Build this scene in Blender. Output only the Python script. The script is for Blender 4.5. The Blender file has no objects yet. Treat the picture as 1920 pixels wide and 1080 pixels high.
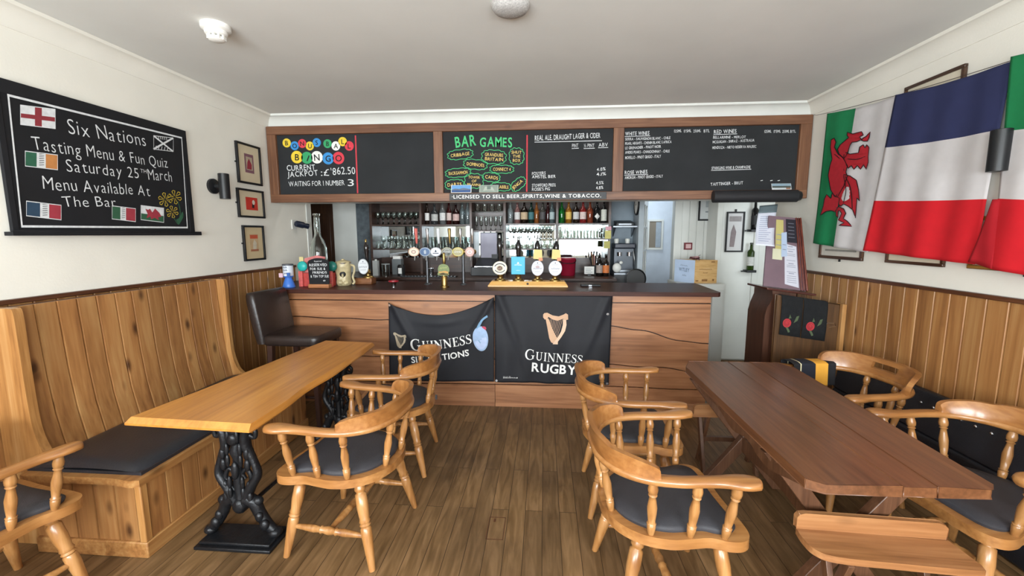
import bpy, math, random
from math import sin, cos, pi, radians, sqrt, atan2
from mathutils import Vector, Matrix
from mathutils.geometry import tessellate_polygon
random.seed(7)
S = bpy.context.scene
COL = S.collection
# ------------------------------------------------------------------ camera
H, FPX, YAW, PIT, ROL = 1.6, 796.42, .0758, .125, -.0021
_f = Vector((-sin(YAW)*cos(PIT), cos(YAW)*cos(PIT), -sin(PIT)))
_r = Vector((cos(YAW), sin(YAW), 0)); _u = _r.cross(_f)
_r2 = _r*cos(ROL)+_u*sin(ROL); _u2 = _u*cos(ROL)-_r*sin(ROL)
cam = bpy.data.objects.new('camera', bpy.data.cameras.new('camera'))
COL.objects.link(cam); S.camera = cam
cam.data.sensor_width = 36; cam.data.lens = FPX/1920*36; cam.data.clip_start = .05
cam.matrix_world = Matrix(((_r2.x, _u2.x, -_f.x, 0), (_r2.y, _u2.y, -_f.y, 0), (_r2.z, _u2.z, -_f.z, H), (0, 0, 0, 1)))
def at(px, py, X=None, Y=None, z=None):
    d = _f+_r2*((px-960)/FPX)+_u2*((540-py)/FPX)
    t = X/d.x if X is not None else Y/d.y if Y is not None else (z-H)/d.z
    return Vector((0, 0, H))+d*t
# ------------------------------------------------------------------ world, lights, exposure
S.view_settings.view_transform = 'Standard'; S.view_settings.look = 'None'
S.view_settings.gamma = 1; S.view_settings.use_curve_mapping = False
S.view_settings.exposure = 0.12
w = bpy.data.worlds.new('world'); S.world = w; w.use_nodes = True
w.node_tree.nodes['Background'].inputs[0].default_value = (.75, .85, 1, 1)
w.node_tree.nodes['Background'].inputs[1].default_value = .6
WINDOWS = [(-2.45, -1.5), (-1.2, -.15), (.45, 1.95)]      # x ranges of the three windows in the wall behind the viewer
WZ0, WZ1, YR = .95, 2.2, -1.8
def area(name, loc, rot, sx, sy, power, col=(1, 1, 1), spread=None):
    l = bpy.data.lights.new(name, 'AREA'); l.shape = 'RECTANGLE'; l.size = sx; l.size_y = sy; l.energy = power; l.color = col
    if spread: l.spread = spread
    o = bpy.data.objects.new(name, l); COL.objects.link(o); o.location = loc; o.rotation_euler = rot
    return o
for a_, b_ in WINDOWS:
    area('window_daylight', ((a_+b_)/2, YR+.06, (WZ0+WZ1)/2), (radians(90), 0, 0), b_-a_-.06, WZ1-WZ0-.06, (96 if b_ < 0 else 78)*(b_-a_), (.87, .95, 1))
area('hall_fill_light', (3.05, 3.7, 1.75), (radians(90), 0, radians(14)), .9, 1.2, 15, (.84, .93, 1))  # added lamp behind the right wall for assumed hall daylight; no window modelled there
area('passage_fill_light', (1.55, 7.4, 2.0), (radians(-90), 0, 0), .9, 1.2, 12, (.74, .86, 1))  # added lamp deep in the passage for assumed bluish daylight, no window behind it
area('passage_door_fill', (1.42, 6.05, 2.62), (radians(35), 0, 0), .5, .4, 10, (.78, .89, 1))  # unseen lamp added under the passage ceiling to brighten the pale door
area('bar_fill_light', (-.6, 4.95, 2.73), (0, 0, 0), 1.6, .3, 11, (1, .96, .9))  # added lamp, hidden behind the bulkhead, lights the bottles and back bar
# ------------------------------------------------------------------ materials
def lin(h):
    h = h.lstrip('#'); o = []
    for i in (0, 2, 4):
        c = int(h[i:i+2], 16)/255
        o.append(c/12.92 if c <= .04045 else ((c+.055)/1.055)**2.4)
    return (*o, 1)
MC = {}
def _new(name):
    m = bpy.data.materials.new(name); m.use_nodes = True
    return m, m.node_tree, m.node_tree.nodes['Principled BSDF']
def plain(name, hexc, rough=.5, metal=0, noise=.06, nscale=8, bump=0, bscale=60, coat=0, alpha=1, trans=0, ior=1.45, emit=0):
    if name in MC: return MC[name]
    m, nt, b = _new(name); N = nt.nodes; L = nt.links
    c = lin(hexc)
    b.inputs['Roughness'].default_value = rough; b.inputs['Metallic'].default_value = metal
    b.inputs['IOR'].default_value = ior
    if coat: b.inputs['Coat Weight'].default_value = coat; b.inputs['Coat Roughness'].default_value = .12
    if trans: b.inputs['Transmission Weight'].default_value = trans
    if alpha < 1: b.inputs['Alpha'].default_value = alpha
    b.inputs['Base Color'].default_value = c
    if emit:
        b.inputs['Emission Color'].default_value = c; b.inputs['Emission Strength'].default_value = emit
    tc = N.new('ShaderNodeTexCoord')
    if noise:
        n = N.new('ShaderNodeTexNoise'); n.inputs['Scale'].default_value = nscale; n.inputs['Detail'].default_value = 4
        L.new(tc.outputs['Object'], n.inputs['Vector'])
        r = N.new('ShaderNodeValToRGB')
        r.color_ramp.elements[0].position = .3; r.color_ramp.elements[1].position = .7
        r.color_ramp.elements[0].color = tuple(x*(1-noise) for x in c[:3])+(1,)
        r.color_ramp.elements[1].color = tuple(min(1, x*(1+noise)) for x in c[:3])+(1,)
        L.new(n.outputs['Fac'], r.inputs['Fac']); L.new(r.outputs['Color'], b.inputs['Base Color'])
    if bump:
        n2 = N.new('ShaderNodeTexNoise'); n2.inputs['Scale'].default_value = bscale; n2.inputs['Detail'].default_value = 3
        L.new(tc.outputs['Object'], n2.inputs['Vector'])
        bp = N.new('ShaderNodeBump'); bp.inputs['Strength'].default_value = bump; bp.inputs['Distance'].default_value = .01
        L.new(n2.outputs['Fac'], bp.inputs['Height']); L.new(bp.outputs['Normal'], b.inputs['Normal'])
    MC[name] = m
    return m
def wood(name, dark, mid, light, axis=2, rough=.4, coat=.15, gs=1.0, knots=0, vary=.25, stretch=.07, wear=None):
    if name in MC: return MC[name]
    m, nt, b = _new(name); N = nt.nodes; L = nt.links
    tc = N.new('ShaderNodeTexCoord'); at_ = N.new('ShaderNodeAttribute'); at_.attribute_name = 'rnd'
    mul = N.new('ShaderNodeVectorMath'); mul.operation = 'MULTIPLY_ADD'
    cmb = N.new('ShaderNodeCombineXYZ')
    for i in range(3): L.new(at_.outputs['Fac'], cmb.inputs[i])
    L.new(cmb.outputs[0], mul.inputs[0]); mul.inputs[1].default_value = (7.3, 11.1, 5.7)
    L.new(tc.outputs['Object'], mul.inputs[2])
    mp = N.new('ShaderNodeMapping'); sc = [14*gs]*3; sc[axis] = 14*gs*stretch
    mp.inputs['Scale'].default_value = sc; L.new(mul.outputs[0], mp.inputs['Vector'])
    n1 = N.new('ShaderNodeTexNoise'); n1.inputs['Scale'].default_value = 1; n1.inputs['Detail'].default_value = 5
    n1.inputs['Roughness'].default_value = .6; n1.inputs['Distortion'].default_value = 1.2
    L.new(mp.outputs[0], n1.inputs['Vector'])
    mp2 = N.new('ShaderNodeMapping'); sc = [90*gs]*3; sc[axis] = 4*gs
    mp2.inputs['Scale'].default_value = sc; L.new(mul.outputs[0], mp2.inputs['Vector'])
    n2 = N.new('ShaderNodeTexNoise'); n2.inputs['Scale'].default_value = 1; n2.inputs['Detail'].default_value = 2
    L.new(mp2.outputs[0], n2.inputs['Vector'])
    mx = N.new('ShaderNodeMath'); mx.operation = 'MULTIPLY_ADD'; mx.inputs[1].default_value = .35
    L.new(n2.outputs['Fac'], mx.inputs[0])
    m2 = N.new('ShaderNodeMath'); m2.operation = 'MULTIPLY'; m2.inputs[1].default_value = .65
    L.new(n1.outputs['Fac'], m2.inputs[0]); L.new(m2.outputs[0], mx.inputs[2])
    r = N.new('ShaderNodeValToRGB'); e = r.color_ramp.elements
    e[0].position = .30; e[0].color = lin(dark); e[1].position = .70; e[1].color = lin(light)
    k = e.new(.5); k.color = lin(mid)
    L.new(mx.outputs[0], r.inputs['Fac'])
    col = r.outputs['Color']
    if wear:
        wn = N.new('ShaderNodeTexNoise'); wn.inputs['Scale'].default_value = 2.2; wn.inputs['Detail'].default_value = 5
        L.new(tc.outputs['Object'], wn.inputs['Vector'])
        wr = N.new('ShaderNodeValToRGB'); wr.color_ramp.elements[0].position = .42; wr.color_ramp.elements[1].position = .72
        wr.color_ramp.elements[0].color = (0, 0, 0, 1); wr.color_ramp.elements[1].color = (.7, .7, .7, 1)
        L.new(wn.outputs['Fac'], wr.inputs['Fac'])
        wm = N.new('ShaderNodeMixRGB'); L.new(wr.outputs['Color'], wm.inputs['Fac']); L.new(col, wm.inputs[1]); wm.inputs[2].default_value = lin(wear)
        col = wm.outputs[0]
    if knots:
        mp3 = N.new('ShaderNodeMapping'); sc = [7]*3; sc[axis] = 3.2
        mp3.inputs['Scale'].default_value = sc; L.new(mul.outputs[0], mp3.inputs['Vector'])
        v = N.new('ShaderNodeTexVoronoi'); v.inputs['Scale'].default_value = 1.0; L.new(mp3.outputs[0], v.inputs['Vector'])
        kr = N.new('ShaderNodeValToRGB'); kr.color_ramp.elements[0].position = .05; kr.color_ramp.elements[1].position = .19
        kr.color_ramp.elements[0].color = (knots, knots, knots, 1); kr.color_ramp.elements[1].color = (0, 0, 0, 1)
        L.new(v.outputs['Distance'], kr.inputs['Fac'])
        km = N.new('ShaderNodeMixRGB'); L.new(kr.outputs['Color'], km.inputs['Fac']); L.new(col, km.inputs[1]); km.inputs[2].default_value = lin('3a1d0c')
        col = km.outputs[0]
    hv = N.new('ShaderNodeHueSaturation'); L.new(col, hv.inputs['Color'])
    ma = N.new('ShaderNodeMath'); ma.operation = 'MULTIPLY_ADD'; ma.inputs[1].default_value = vary; ma.inputs[2].default_value = 1-vary/2
    fr = N.new('ShaderNodeMath'); fr.operation = 'FRACT'
    L.new(at_.outputs['Fac'], fr.inputs[0]); L.new(fr.outputs[0], ma.inputs[0]); L.new(ma.outputs[0], hv.inputs['Value'])
    L.new(hv.outputs[0], b.inputs['Base Color'])
    b.inputs['Roughness'].default_value = rough; b.inputs['Coat Weight'].default_value = coat; b.inputs['Coat Roughness'].default_value = .2
    bp = N.new('ShaderNodeBump'); bp.inputs['Strength'].default_value = .12; bp.inputs['Distance'].default_value = .004
    L.new(mx.outputs[0], bp.inputs['Height']); L.new(bp.outputs['Normal'], b.inputs['Normal'])
    MC[name] = m
    return m
def floor_mat():
    m, nt, b = _new('floor_oak'); N = nt.nodes; L = nt.links
    tc = N.new('ShaderNodeTexCoord'); mp = N.new('ShaderNodeMapping'); mp.inputs['Rotation'].default_value = (0, 0, radians(90))
    L.new(tc.outputs['Object'], mp.inputs['Vector'])
    bk = N.new('ShaderNodeTexBrick'); L.new(mp.outputs[0], bk.inputs['Vector'])
    bk.offset = .37; bk.inputs['Scale'].default_value = 1; bk.inputs['Brick Width'].default_value = 1.15; bk.inputs['Row Height'].default_value = .098
    bk.inputs['Mortar Size'].default_value = .0016; bk.inputs['Mortar Smooth'].default_value = .3; bk.inputs['Bias'].default_value = 0
    bk.inputs['Color1'].default_value = (0, 0, 0, 1); bk.inputs['Color2'].default_value = (1, 1, 1, 1); bk.inputs['Mortar'].default_value = (.5, .5, .5, 1)
    ad = N.new('ShaderNodeVectorMath'); ad.operation = 'MULTIPLY_ADD'; ad.inputs[1].default_value = (4.1, 9.3, 2)
    L.new(bk.outputs['Color'], ad.inputs[0]); L.new(tc.outputs['Object'], ad.inputs[2])
    mp2 = N.new('ShaderNodeMapping'); mp2.inputs['Scale'].default_value = (30, 3.4, 10); L.new(ad.outputs[0], mp2.inputs['Vector'])
    n = N.new('ShaderNodeTexNoise'); n.inputs['Scale'].default_value = 1; n.inputs['Detail'].default_value = 6; n.inputs['Distortion'].default_value = .8
    L.new(mp2.outputs[0], n.inputs['Vector'])
    r = N.new('ShaderNodeValToRGB'); e = r.color_ramp.elements
    e[0].position = .28; e[0].color = lin('604729'); e[1].position = .74; e[1].color = lin('8e6f4d')
    k = e.new(.5); k.color = lin('785c3c'); L.new(n.outputs['Fac'], r.inputs['Fac'])
    hv = N.new('ShaderNodeHueSaturation'); L.new(r.outputs['Color'], hv.inputs['Color'])
    ma = N.new('ShaderNodeMath'); ma.operation = 'MULTIPLY_ADD'; ma.inputs[1].default_value = .34; ma.inputs[2].default_value = .82
    L.new(bk.outputs['Color'], ma.inputs[0]); L.new(ma.outputs[0], hv.inputs['Value'])
    st = N.new('ShaderNodeTexNoise'); st.inputs['Scale'].default_value = 1.6; st.inputs['Detail'].default_value = 6; L.new(tc.outputs['Object'], st.inputs['Vector'])
    sr = N.new('ShaderNodeValToRGB'); sr.color_ramp.elements[0].position = .35; sr.color_ramp.elements[1].position = .68
    sr.color_ramp.elements[0].color = (.62, .60, .58, 1); sr.color_ramp.elements[1].color = (1.1, 1.08, 1.05, 1); L.new(st.outputs['Fac'], sr.inputs['Fac'])
    mm = N.new('ShaderNodeMixRGB'); mm.blend_type = 'MULTIPLY'; mm.inputs[0].default_value = 1
    L.new(hv.outputs[0], mm.inputs[1]); L.new(sr.outputs[0], mm.inputs[2])
    mo = N.new('ShaderNodeMixRGB'); L.new(bk.outputs['Fac'], mo.inputs[0]); L.new(mm.outputs[0], mo.inputs[1]); mo.inputs[2].default_value = lin('2a1d10')
    L.new(mo.outputs[0], b.inputs['Base Color']); b.inputs['Roughness'].default_value = .5
    bp = N.new('ShaderNodeBump'); bp.inputs['Strength'].default_value = .3; bp.inputs['Distance'].default_value = .004; bp.invert = True
    L.new(bk.outputs['Fac'], bp.inputs['Height']); L.new(bp.outputs[0], b.inputs['Normal'])
    return m
M_wall = plain('wall_paint', 'ebe7dc', .85, noise=.03, nscale=3, bump=.05, bscale=90)
M_ceil = plain('ceiling_paint', 'dfded9', .9, noise=.03, nscale=2, bump=.04, bscale=50)
M_gloss = plain('white_gloss', 'dfe0da', .35, noise=.04, nscale=4)
M_pine = wood('pine', '764a28', '9f6e3f', 'b68b58', 2, .42, .2, .55, knots=.9, vary=.30)
M_pine_x = wood('pine_across', '6f4524', '9a6a3b', 'b38955', 1, .38, .25, .8, knots=.6, vary=.2)
M_pine_end = wood('pine_frame', '7f522a', 'a87743', 'bd925f', 2, .35, .3, .8, knots=.4, vary=.15)
M_rail = wood('dado_rail', '3a2012', '54301c', '6a4026', 1, .4, .2, vary=.1)
M_floor = floor_mat()
M_beech = wood('beech_varnish', '7a4c26', '9f6c3b', 'b58450', 1, .3, .35, .6, vary=.2, stretch=.15)
M_beech_z = wood('beech_turned', '7d4f2b', 'a2713f', 'b98a59', 2, .32, .35, .7, vary=.25, stretch=.12)
M_beech_x = wood('beech_back', '734722', '966233', 'ad7a47', 0, .28, .45, .6, vary=.2, stretch=.12)
M_vinyl = plain('black_vinyl', '25262b', .38, noise=.15, nscale=5, bump=.12, bscale=120)
M_pad = plain('grey_seat_pad', '333236', .62, noise=.12, nscale=6, bump=.12, bscale=150)
M_leather = plain('brown_black_leather', '2a211e', .32, noise=.2, nscale=6, bump=.15, bscale=70)
M_iron = plain('cast_iron', '1b1c1f', .38, .3, noise=.2, nscale=12, bump=.3, bscale=45)
M_oak = wood('golden_oak', 'a06426', 'bd7e36', 'cd8f42', 1, .33, .35, .6, vary=.06, stretch=.10)
M_darktop = wood('dark_oak', '4a2c17', '663f26', '7b5032', 1, .36, .25, .9, vary=.22, stretch=.06)
M_darkframe = wood('dark_oak_frame', '452a1a', '5f3e29', '76533b', 2, .45, .15, .9, vary=.2)
M_bench = wood('elm_bench', '7a4d2a', '9c6a41', 'b38356', 0, .4, .2, .8, knots=.5, vary=.1)
M_front = wood('bar_front_timber', '6e4529', '966543', 'b07e58', 0, .4, .25, .5, knots=.35, vary=.22, stretch=.10)
M_counter = wood('mahogany', '2a1610', '3f221a', '502e24', 0, .42, .05, .8, vary=.05)
MC['mahogany'].node_tree.nodes['Principled BSDF'].inputs['Specular IOR Level'].default_value = .22
M_header = wood('header_timber', '4e301f', '714a32', '8c6346', 0, .5, .1, .7, knots=.4, vary=.2)
M_headerv = wood('header_timber_upright', '4e301f', '714a32', '8c6346', 2, .5, .1, .7, knots=.3, vary=.2)
M_slate = plain('chalkboard', '26282a', .85, noise=.18, nscale=3)
M_slate2 = plain('blackboard_paint', '131317', .8, noise=.25, nscale=4)
M_chalk = plain('chalk_white', 'd8dadb', .9, noise=.12, nscale=40)
M_brightchalk = plain('chalk_bright', 'f2f2f0', .9, noise=.05)
M_dk = plain('near_black', '141416', .5)
M_black = plain('black_plastic', '1a1b1d', .4)
M_brass = plain('brass', '9c8250', .32, 1, noise=.1)
M_chrome = plain('chrome', 'c9ccd0', .15, 1, noise=.02)
M_steel = plain('brushed_steel', '8b9096', .35, .9, noise=.08)
M_mirror = plain('mirror', 'b4b9b9', .03, 1, noise=0)
M_glass = plain('clear_glass', 'f4faf8', .02, trans=1, ior=1.45, noise=0)
M_shelf = wood('back_bar_timber', '24130c', '3a2115', '4d2e1e', 0, .4, .2, vary=.1)
M_darkdoor = wood('brown_door', '2e1b10', '42291a', '553724', 2, .4, .2, vary=.1)
M_paper = plain('paper', 'e8e8e4', .8, noise=.03)
M_sky = plain('window_daylight_pane', 'f4f8ff', .5, noise=0, emit=2.6)
def chalk(h): return plain('paint_'+h, h, .8, noise=.08, nscale=30)
# ------------------------------------------------------------------ mesh builder
class MB:
    def __init__(s): s.v = []; s.f = []; s.m = []; s.r = []
    def add(s, vs, fs, mat=0, rnd=None, T=None):
        o = len(s.v)
        if T is not None: vs = [T @ Vector(v) for v in vs]
        s.v.extend([tuple(v) for v in vs])
        if rnd is None: rnd = .5
        for f in fs:
            s.f.append([i+o for i in f]); s.m.append(mat); s.r.append(rnd)
        return s
    def box(s, x0, x1, y0, y1, z0, z1, mat=0, rnd=None, T=None):
        vs = [(x, y, z) for z in (z0, z1) for y in (y0, y1) for x in (x0, x1)]
        return s.add(vs, [(0, 2, 3, 1), (4, 5, 7, 6), (0, 1, 5, 4), (2, 6, 7, 3), (0, 4, 6, 2), (1, 3, 7, 5)], mat, rnd, T)
    def prism(s, poly, t0, t1, fr, mat=0, rnd=None):
        # poly in 2D; fr(a,b,t)->3D
        n = len(poly)
        vs = [fr(a, b, t0) for a, b in poly]+[fr(a, b, t1) for a, b in poly]
        tri = tessellate_polygon([[Vector((a, b, 0)) for a, b in poly]])
        fs = [tuple(t) for t in tri]+[tuple(i+n for i in reversed(t)) for t in tri]
        fs += [(i, (i+1) % n, n+(i+1) % n, n+i) for i in range(n)]
        return s.add(vs, fs, mat, rnd)
    def rings(s, rings, closed=True, cap=True, mat=0, rnd=None, T=None, loop=False):
        n = len(rings[0]); vs = [p for r in rings for p in r]; fs = []
        K = len(rings)
        for k in range(K if loop else K-1):
            k2 = (k+1) % K
            for i in range(n if closed else n-1):
                j = (i+1) % n
                fs.append((k*n+i, k*n+j, k2*n+j, k2*n+i))
        if cap and closed and not loop:
            fs.append(tuple(range(n-1, -1, -1))); fs.append(tuple((K-1)*n+i for i in range(n)))
        return s.add(vs, fs, mat, rnd, T)
    def lathe(s, prof, n=16, c=(0, 0, 0), mat=0, rnd=None, T=None, sx=1, sy=1):
        rs = [[(c[0]+max(r, 1e-4)*cos(2*pi*i/n)*sx, c[1]+max(r, 1e-4)*sin(2*pi*i/n)*sy, c[2]+z) for i in range(n)] for r, z in prof]
        return s.rings(rs, mat=mat, rnd=rnd, T=T)
    def turned(s, p0, p1, prof, n=12, mat=0, rnd=None):
        p0 = Vector(p0); p1 = Vector(p1); d = p1-p0; L = d.length
        q = d.to_track_quat('Z', 'Y').to_matrix().to_4x4(); q.translation = p0
        return s.lathe([(r, t*L) for t, r in prof], n, mat=mat, rnd=rnd, T=q)
    def tube(s, path, rad, n=8, mat=0, rnd=None, loop=False, flat=1.0):
        path = [Vector(p) for p in path]; K = len(path); R = []
        up = None
        for k in range(K):
            a = path[k-1] if (k > 0 or loop) else path[k]; b = path[(k+1) % K] if (k < K-1 or loop) else path[k]
            t = (b-a).normalized()
            if up is None:
                up = Vector((0, 0, 1)) if abs(t.z) < .9 else Vector((0, 1, 0))
            x = t.cross(up); x = x.normalized() if x.length > 1e-6 else Vector((1, 0, 0))
            y = x.cross(t).normalized(); up = y
            r = rad[k] if isinstance(rad, (list, tuple)) else rad
            R.append([path[k]+x*(r*cos(2*pi*i/n))+y*(r*flat*sin(2*pi*i/n)) for i in range(n)])
        return s.rings(R, mat=mat, rnd=rnd, loop=loop)
    def grid(s, fn, nu, nv, mat=0, rnd=None, matf=None, skip=None):
        o = len(s.v)
        for j in range(nv+1):
            for i in range(nu+1): s.v.append(tuple(fn(i/nu, j/nv)))
        for j in range(nv):
            for i in range(nu):
                if skip and skip((i+.5)/nu, (j+.5)/nv): continue
                a = o+j*(nu+1)+i
                s.f.append([a, a+1, a+nu+2, a+nu+1]); s.m.append(matf((i+.5)/nu, (j+.5)/nv) if matf else mat); s.r.append(.5 if rnd is None else rnd)
        return s
    def ball(s, c, rx, ry, rz, n=12, m=8, mat=0, rnd=None):
        rs = []
        for k in range(m+1):
            a = -pi/2+pi*k/m
            rs.append([(c[0]+rx*max(cos(a), 1e-3)*cos(2*pi*i/n), c[1]+ry*max(cos(a), 1e-3)*sin(2*pi*i/n), c[2]+rz*sin(a)) for i in range(n)])
        return s.rings(rs, mat=mat, rnd=rnd)
    def flatpoly(s, poly, fr, mat=0):
        tri = tessellate_polygon([[Vector((a, b, 0)) for a, b in poly]])
        return s.add([fr(a, b) for a, b in poly], [tuple(t) for t in tri], mat)
    def build(s, name, mats, parent=None, bevel=0, loc=None, solid=0, sharp=38, seg=2):
        if not isinstance(mats, (list, tuple)): mats = [mats]
        vs = s.v
        org = Vector((0, 0, 0))
        if parent is None:
            if loc is not None: org = Vector(loc)
            else:
                xs = [v[0] for v in vs]; ys = [v[1] for v in vs]; zs = [v[2] for v in vs]
                org = Vector(((min(xs)+max(xs))/2, (min(ys)+max(ys))/2, min(zs)))
            vs = [(v[0]-org.x, v[1]-org.y, v[2]-org.z) for v in vs]
        me = bpy.data.meshes.new(name); me.from_pydata(vs, [], s.f)
        for m in mats: me.materials.append(m)
        me.polygons.foreach_set('material_index', s.m)
        a = me.attributes.new('rnd', 'FLOAT', 'FACE'); a.data.foreach_set('value', s.r)
        me.validate(); me.update()
        me.polygons.foreach_set('use_smooth', [True]*len(me.polygons))
        me.set_sharp_from_angle(angle=radians(sharp))
        o = bpy.data.objects.new(name, me); COL.objects.link(o)
        if parent is not None: o.parent = parent
        else: o.location = org
        if solid:
            md = o.modifiers.new('solid', 'SOLIDIFY'); md.thickness = solid; md.offset = 0
        if bevel:
            md = o.modifiers.new('bevel', 'BEVEL'); md.width = bevel; md.segments = seg; md.limit_method = 'ANGLE'; md.angle_limit = radians(40)
        return o
def tag(o, label, cat, group=None):
    o['label'] = label; o['category'] = cat
    if group: o['group'] = group
    return o
def struct(o): o['kind'] = 'structure'; return o
def thing(name, label, cat, loc=(0, 0, 0), rotz=0, group=None):
    o = bpy.data.objects.new(name, None); COL.objects.link(o); o.empty_display_size = .1
    o.location = loc; o.rotation_euler = (0, 0, rotz); return tag(o, label, cat, group)
def copy_tree(o, parent=None):
    c = o.copy(); COL.objects.link(c)
    if parent is not None: c.parent = parent; c.matrix_parent_inverse = o.matrix_parent_inverse.copy()
    for ch in list(o.children): copy_tree(ch, c)
    return c
def cr(pts, n=6, closed=False):
    # Catmull-Rom through points of any dimension
    P = [Vector(p) for p in pts]; K = len(P); out = []
    for k in range(K if closed else K-1):
        p0 = P[(k-1) % K] if (closed or k > 0) else P[k]; p1 = P[k]; p2 = P[(k+1) % K]; p3 = P[(k+2) % K] if (closed or k+2 < K) else P[(k+1) % K]
        for i in range(n):
            t = i/n
            out.append(.5*((2*p1)+(p2-p0)*t+(2*p0-5*p1+4*p2-p3)*t*t+(3*p1-p0-3*p2+p3)*t*t*t))
    if not closed: out.append(P[-1])
    return out
def cr2(pts, n=6, closed=False): return [(v.x, v.y) for v in cr([(a, b, 0) for a, b in pts], n, closed)]
# ------------------------------------------------------------------ lettering
_gl = {}
def glyph(ch, bold=0):
    k = (ch, bold)
    if k in _gl: return _gl[k]
    c = bpy.data.curves.new('glyph', 'FONT'); c.body = ch; c.size = 1/.729; c.resolution_u = 3; c.offset = bold
    o = bpy.data.objects.new('glyph', c); COL.objects.link(o)
    me = bpy.data.meshes.new_from_object(o)
    vs = [(v.co.x, v.co.y) for v in me.vertices]; fs = [tuple(p.vertices) for p in me.polygons]
    bpy.data.objects.remove(o); bpy.data.curves.remove(c); bpy.data.meshes.remove(me)
    if vs:
        x0 = min(v[0] for v in vs); x1 = max(v[0] for v in vs)
        vs = [(x-x0, y) for x, y in vs]; wd = x1-x0
    else: wd = .3
    _gl[k] = (vs, fs, wd); return _gl[k]
def text(mb, s, p0, p1, h, fr, mat=0, gap=.16, jit=0, bold=0, smallcaps=False):
    """string from baseline point p0 to p1 (2D), cap height h, mapped by fr(a,b)"""
    items = []; x = 0
    for i, ch in enumerate(s):
        if ch == ' ': x += .45; continue
        sc = 1
        if smallcaps:
            if i > 0 and s[i-1] != ' ' and ch.isalpha(): sc = .78
            ch = ch.upper()
        vs, fs, wd = glyph(ch, bold); items.append((x, sc, vs, fs, wd)); x += wd*sc+gap
    x -= gap
    p0 = Vector(p0); p1 = Vector(p1); d = (p1-p0); ux = d/x; n = Vector((-d.y, d.x)).normalized()*h
    for x0, sc, vs, fs, wd in items:
        a = random.uniform(-jit, jit); dy = random.uniform(-jit, jit)*.4; ca, sa = cos(a), sin(a); k = sc*(1+random.uniform(-jit, jit)*.4)
        P = []
        for vx, vy in vs:
            vx -= wd/2; vy -= .5; qx, qy = vx*ca-vy*sa, vx*sa+vy*ca
            qx = (qx+wd/2)*k+x0; qy = (qy+.5)*k+dy
            q = p0+ux*qx+n*qy; P.append(fr(q.x, q.y))
        mb.add(P, fs, mat)
def ribbon(mb, pts, wd, fr, mat=0, closed=False):
    """flat stroke of width wd (number or list) along 2D pts"""
    P = [Vector(p[:2]) for p in pts]; K = len(P); vs = []; fs = []
    for k in range(K):
        a = P[k-1] if (k > 0 or closed) else P[k]; b = P[(k+1) % K] if (k < K-1 or closed) else P[k]
        t = (b-a); t = t.normalized() if t.length > 1e-9 else Vector((1, 0)); n = Vector((-t.y, t.x))*((wd[k] if isinstance(wd, (list, tuple)) else wd)/2)
        for q in (P[k]+n, P[k]-n): vs.append(fr(q.x, q.y))
    for k in range(K if closed else K-1):
        j = (k+1) % K; fs.append((2*k, 2*k+1, 2*j+1, 2*j))
    mb.add(vs, fs, mat)
def scrawl(mb, p0, p1, h, fr, mat=0, w=.22, seed=3):
    # writing too small to read in the photo: an uneven pen line
    r = random.Random(seed); n = max(6, int(sqrt((p1[0]-p0[0])**2+(p1[1]-p0[1])**2)/h*2.2)); pts = []
    for i in range(n+1): k = i/n; pts.append((p0[0]+(p1[0]-p0[0])*k, p0[1]+(p1[1]-p0[1])*k+h*(.15+.85*(i % 2))*r.uniform(.6, 1)))
    ribbon(mb, pts, h*w, fr, mat)
def disc(mb, c, r, fr, mat=0, n=28, ry=None):
    mb.flatpoly([(c[0]+r*cos(2*pi*i/n), c[1]+(ry or r)*sin(2*pi*i/n)) for i in range(n)], fr, mat)
def rect(mb, x0, y0, x1, y1, fr, mat=0): mb.flatpoly([(x0, y0), (x1, y0), (x1, y1), (x0, y1)], fr, mat)
#==BODY==
# ------------------------------------------------------------------ ROOM
XL, XR, ZC, YH = -2.763, 2.408, 2.775, 4.22
ZD = 1.274
m = MB(); m.box(-4.2, 3.7, YR-.1, 8, -.1, 0); struct(m.build('floor', M_floor, loc=(0, 0, 0)))
m = MB(); m.box(-4.2, 3.7, YR-.1, 8, ZC, ZC+.1); struct(m.build('ceiling', M_ceil))
m = MB(); m.box(XL-.1, XL, YR, 4.88, 0, ZC); struct(m.build('wall_left', M_wall))
m = MB(); m.box(XR, XR+.1, YR, 4.72, 0, ZC); struct(m.build('wall_right', M_wall))
m = MB(); xs = [XL-.1]+[x for ab in WINDOWS for x in ab]+[XR+.1]
m.box(XL-.1, XR+.1, YR-.1, YR, 0, WZ0); m.box(XL-.1, XR+.1, YR-.1, YR, WZ1, ZC)
for i in range(0, len(xs), 2): m.box(xs[i], xs[i+1], YR-.1, YR, WZ0, WZ1)
struct(m.build('wall_rear', M_wall))
for k, (a, b) in enumerate(WINDOWS):
    g = MB(); g.box(a, b, YR-.09, YR-.08, WZ0, WZ1); wo = struct(g.build('window_%d' % (k+1), M_sky))
    f = MB(); c = (a+b)/2; o = wo.location
    for x0, x1, z0, z1 in ((a, a+.05, WZ0, WZ1), (b-.05, b, WZ0, WZ1), (a, b, WZ0, WZ0+.05), (a, b, WZ1-.05, WZ1), (c-.025, c+.025, WZ0, WZ1), (a, b, 1.62, 1.65)):
        f.box(x0-o.x, x1-o.x, YR-.075-o.y, YR-.02-o.y, z0-o.z, z1-o.z)
    f.build('window_frame', M_gloss, wo)
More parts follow.
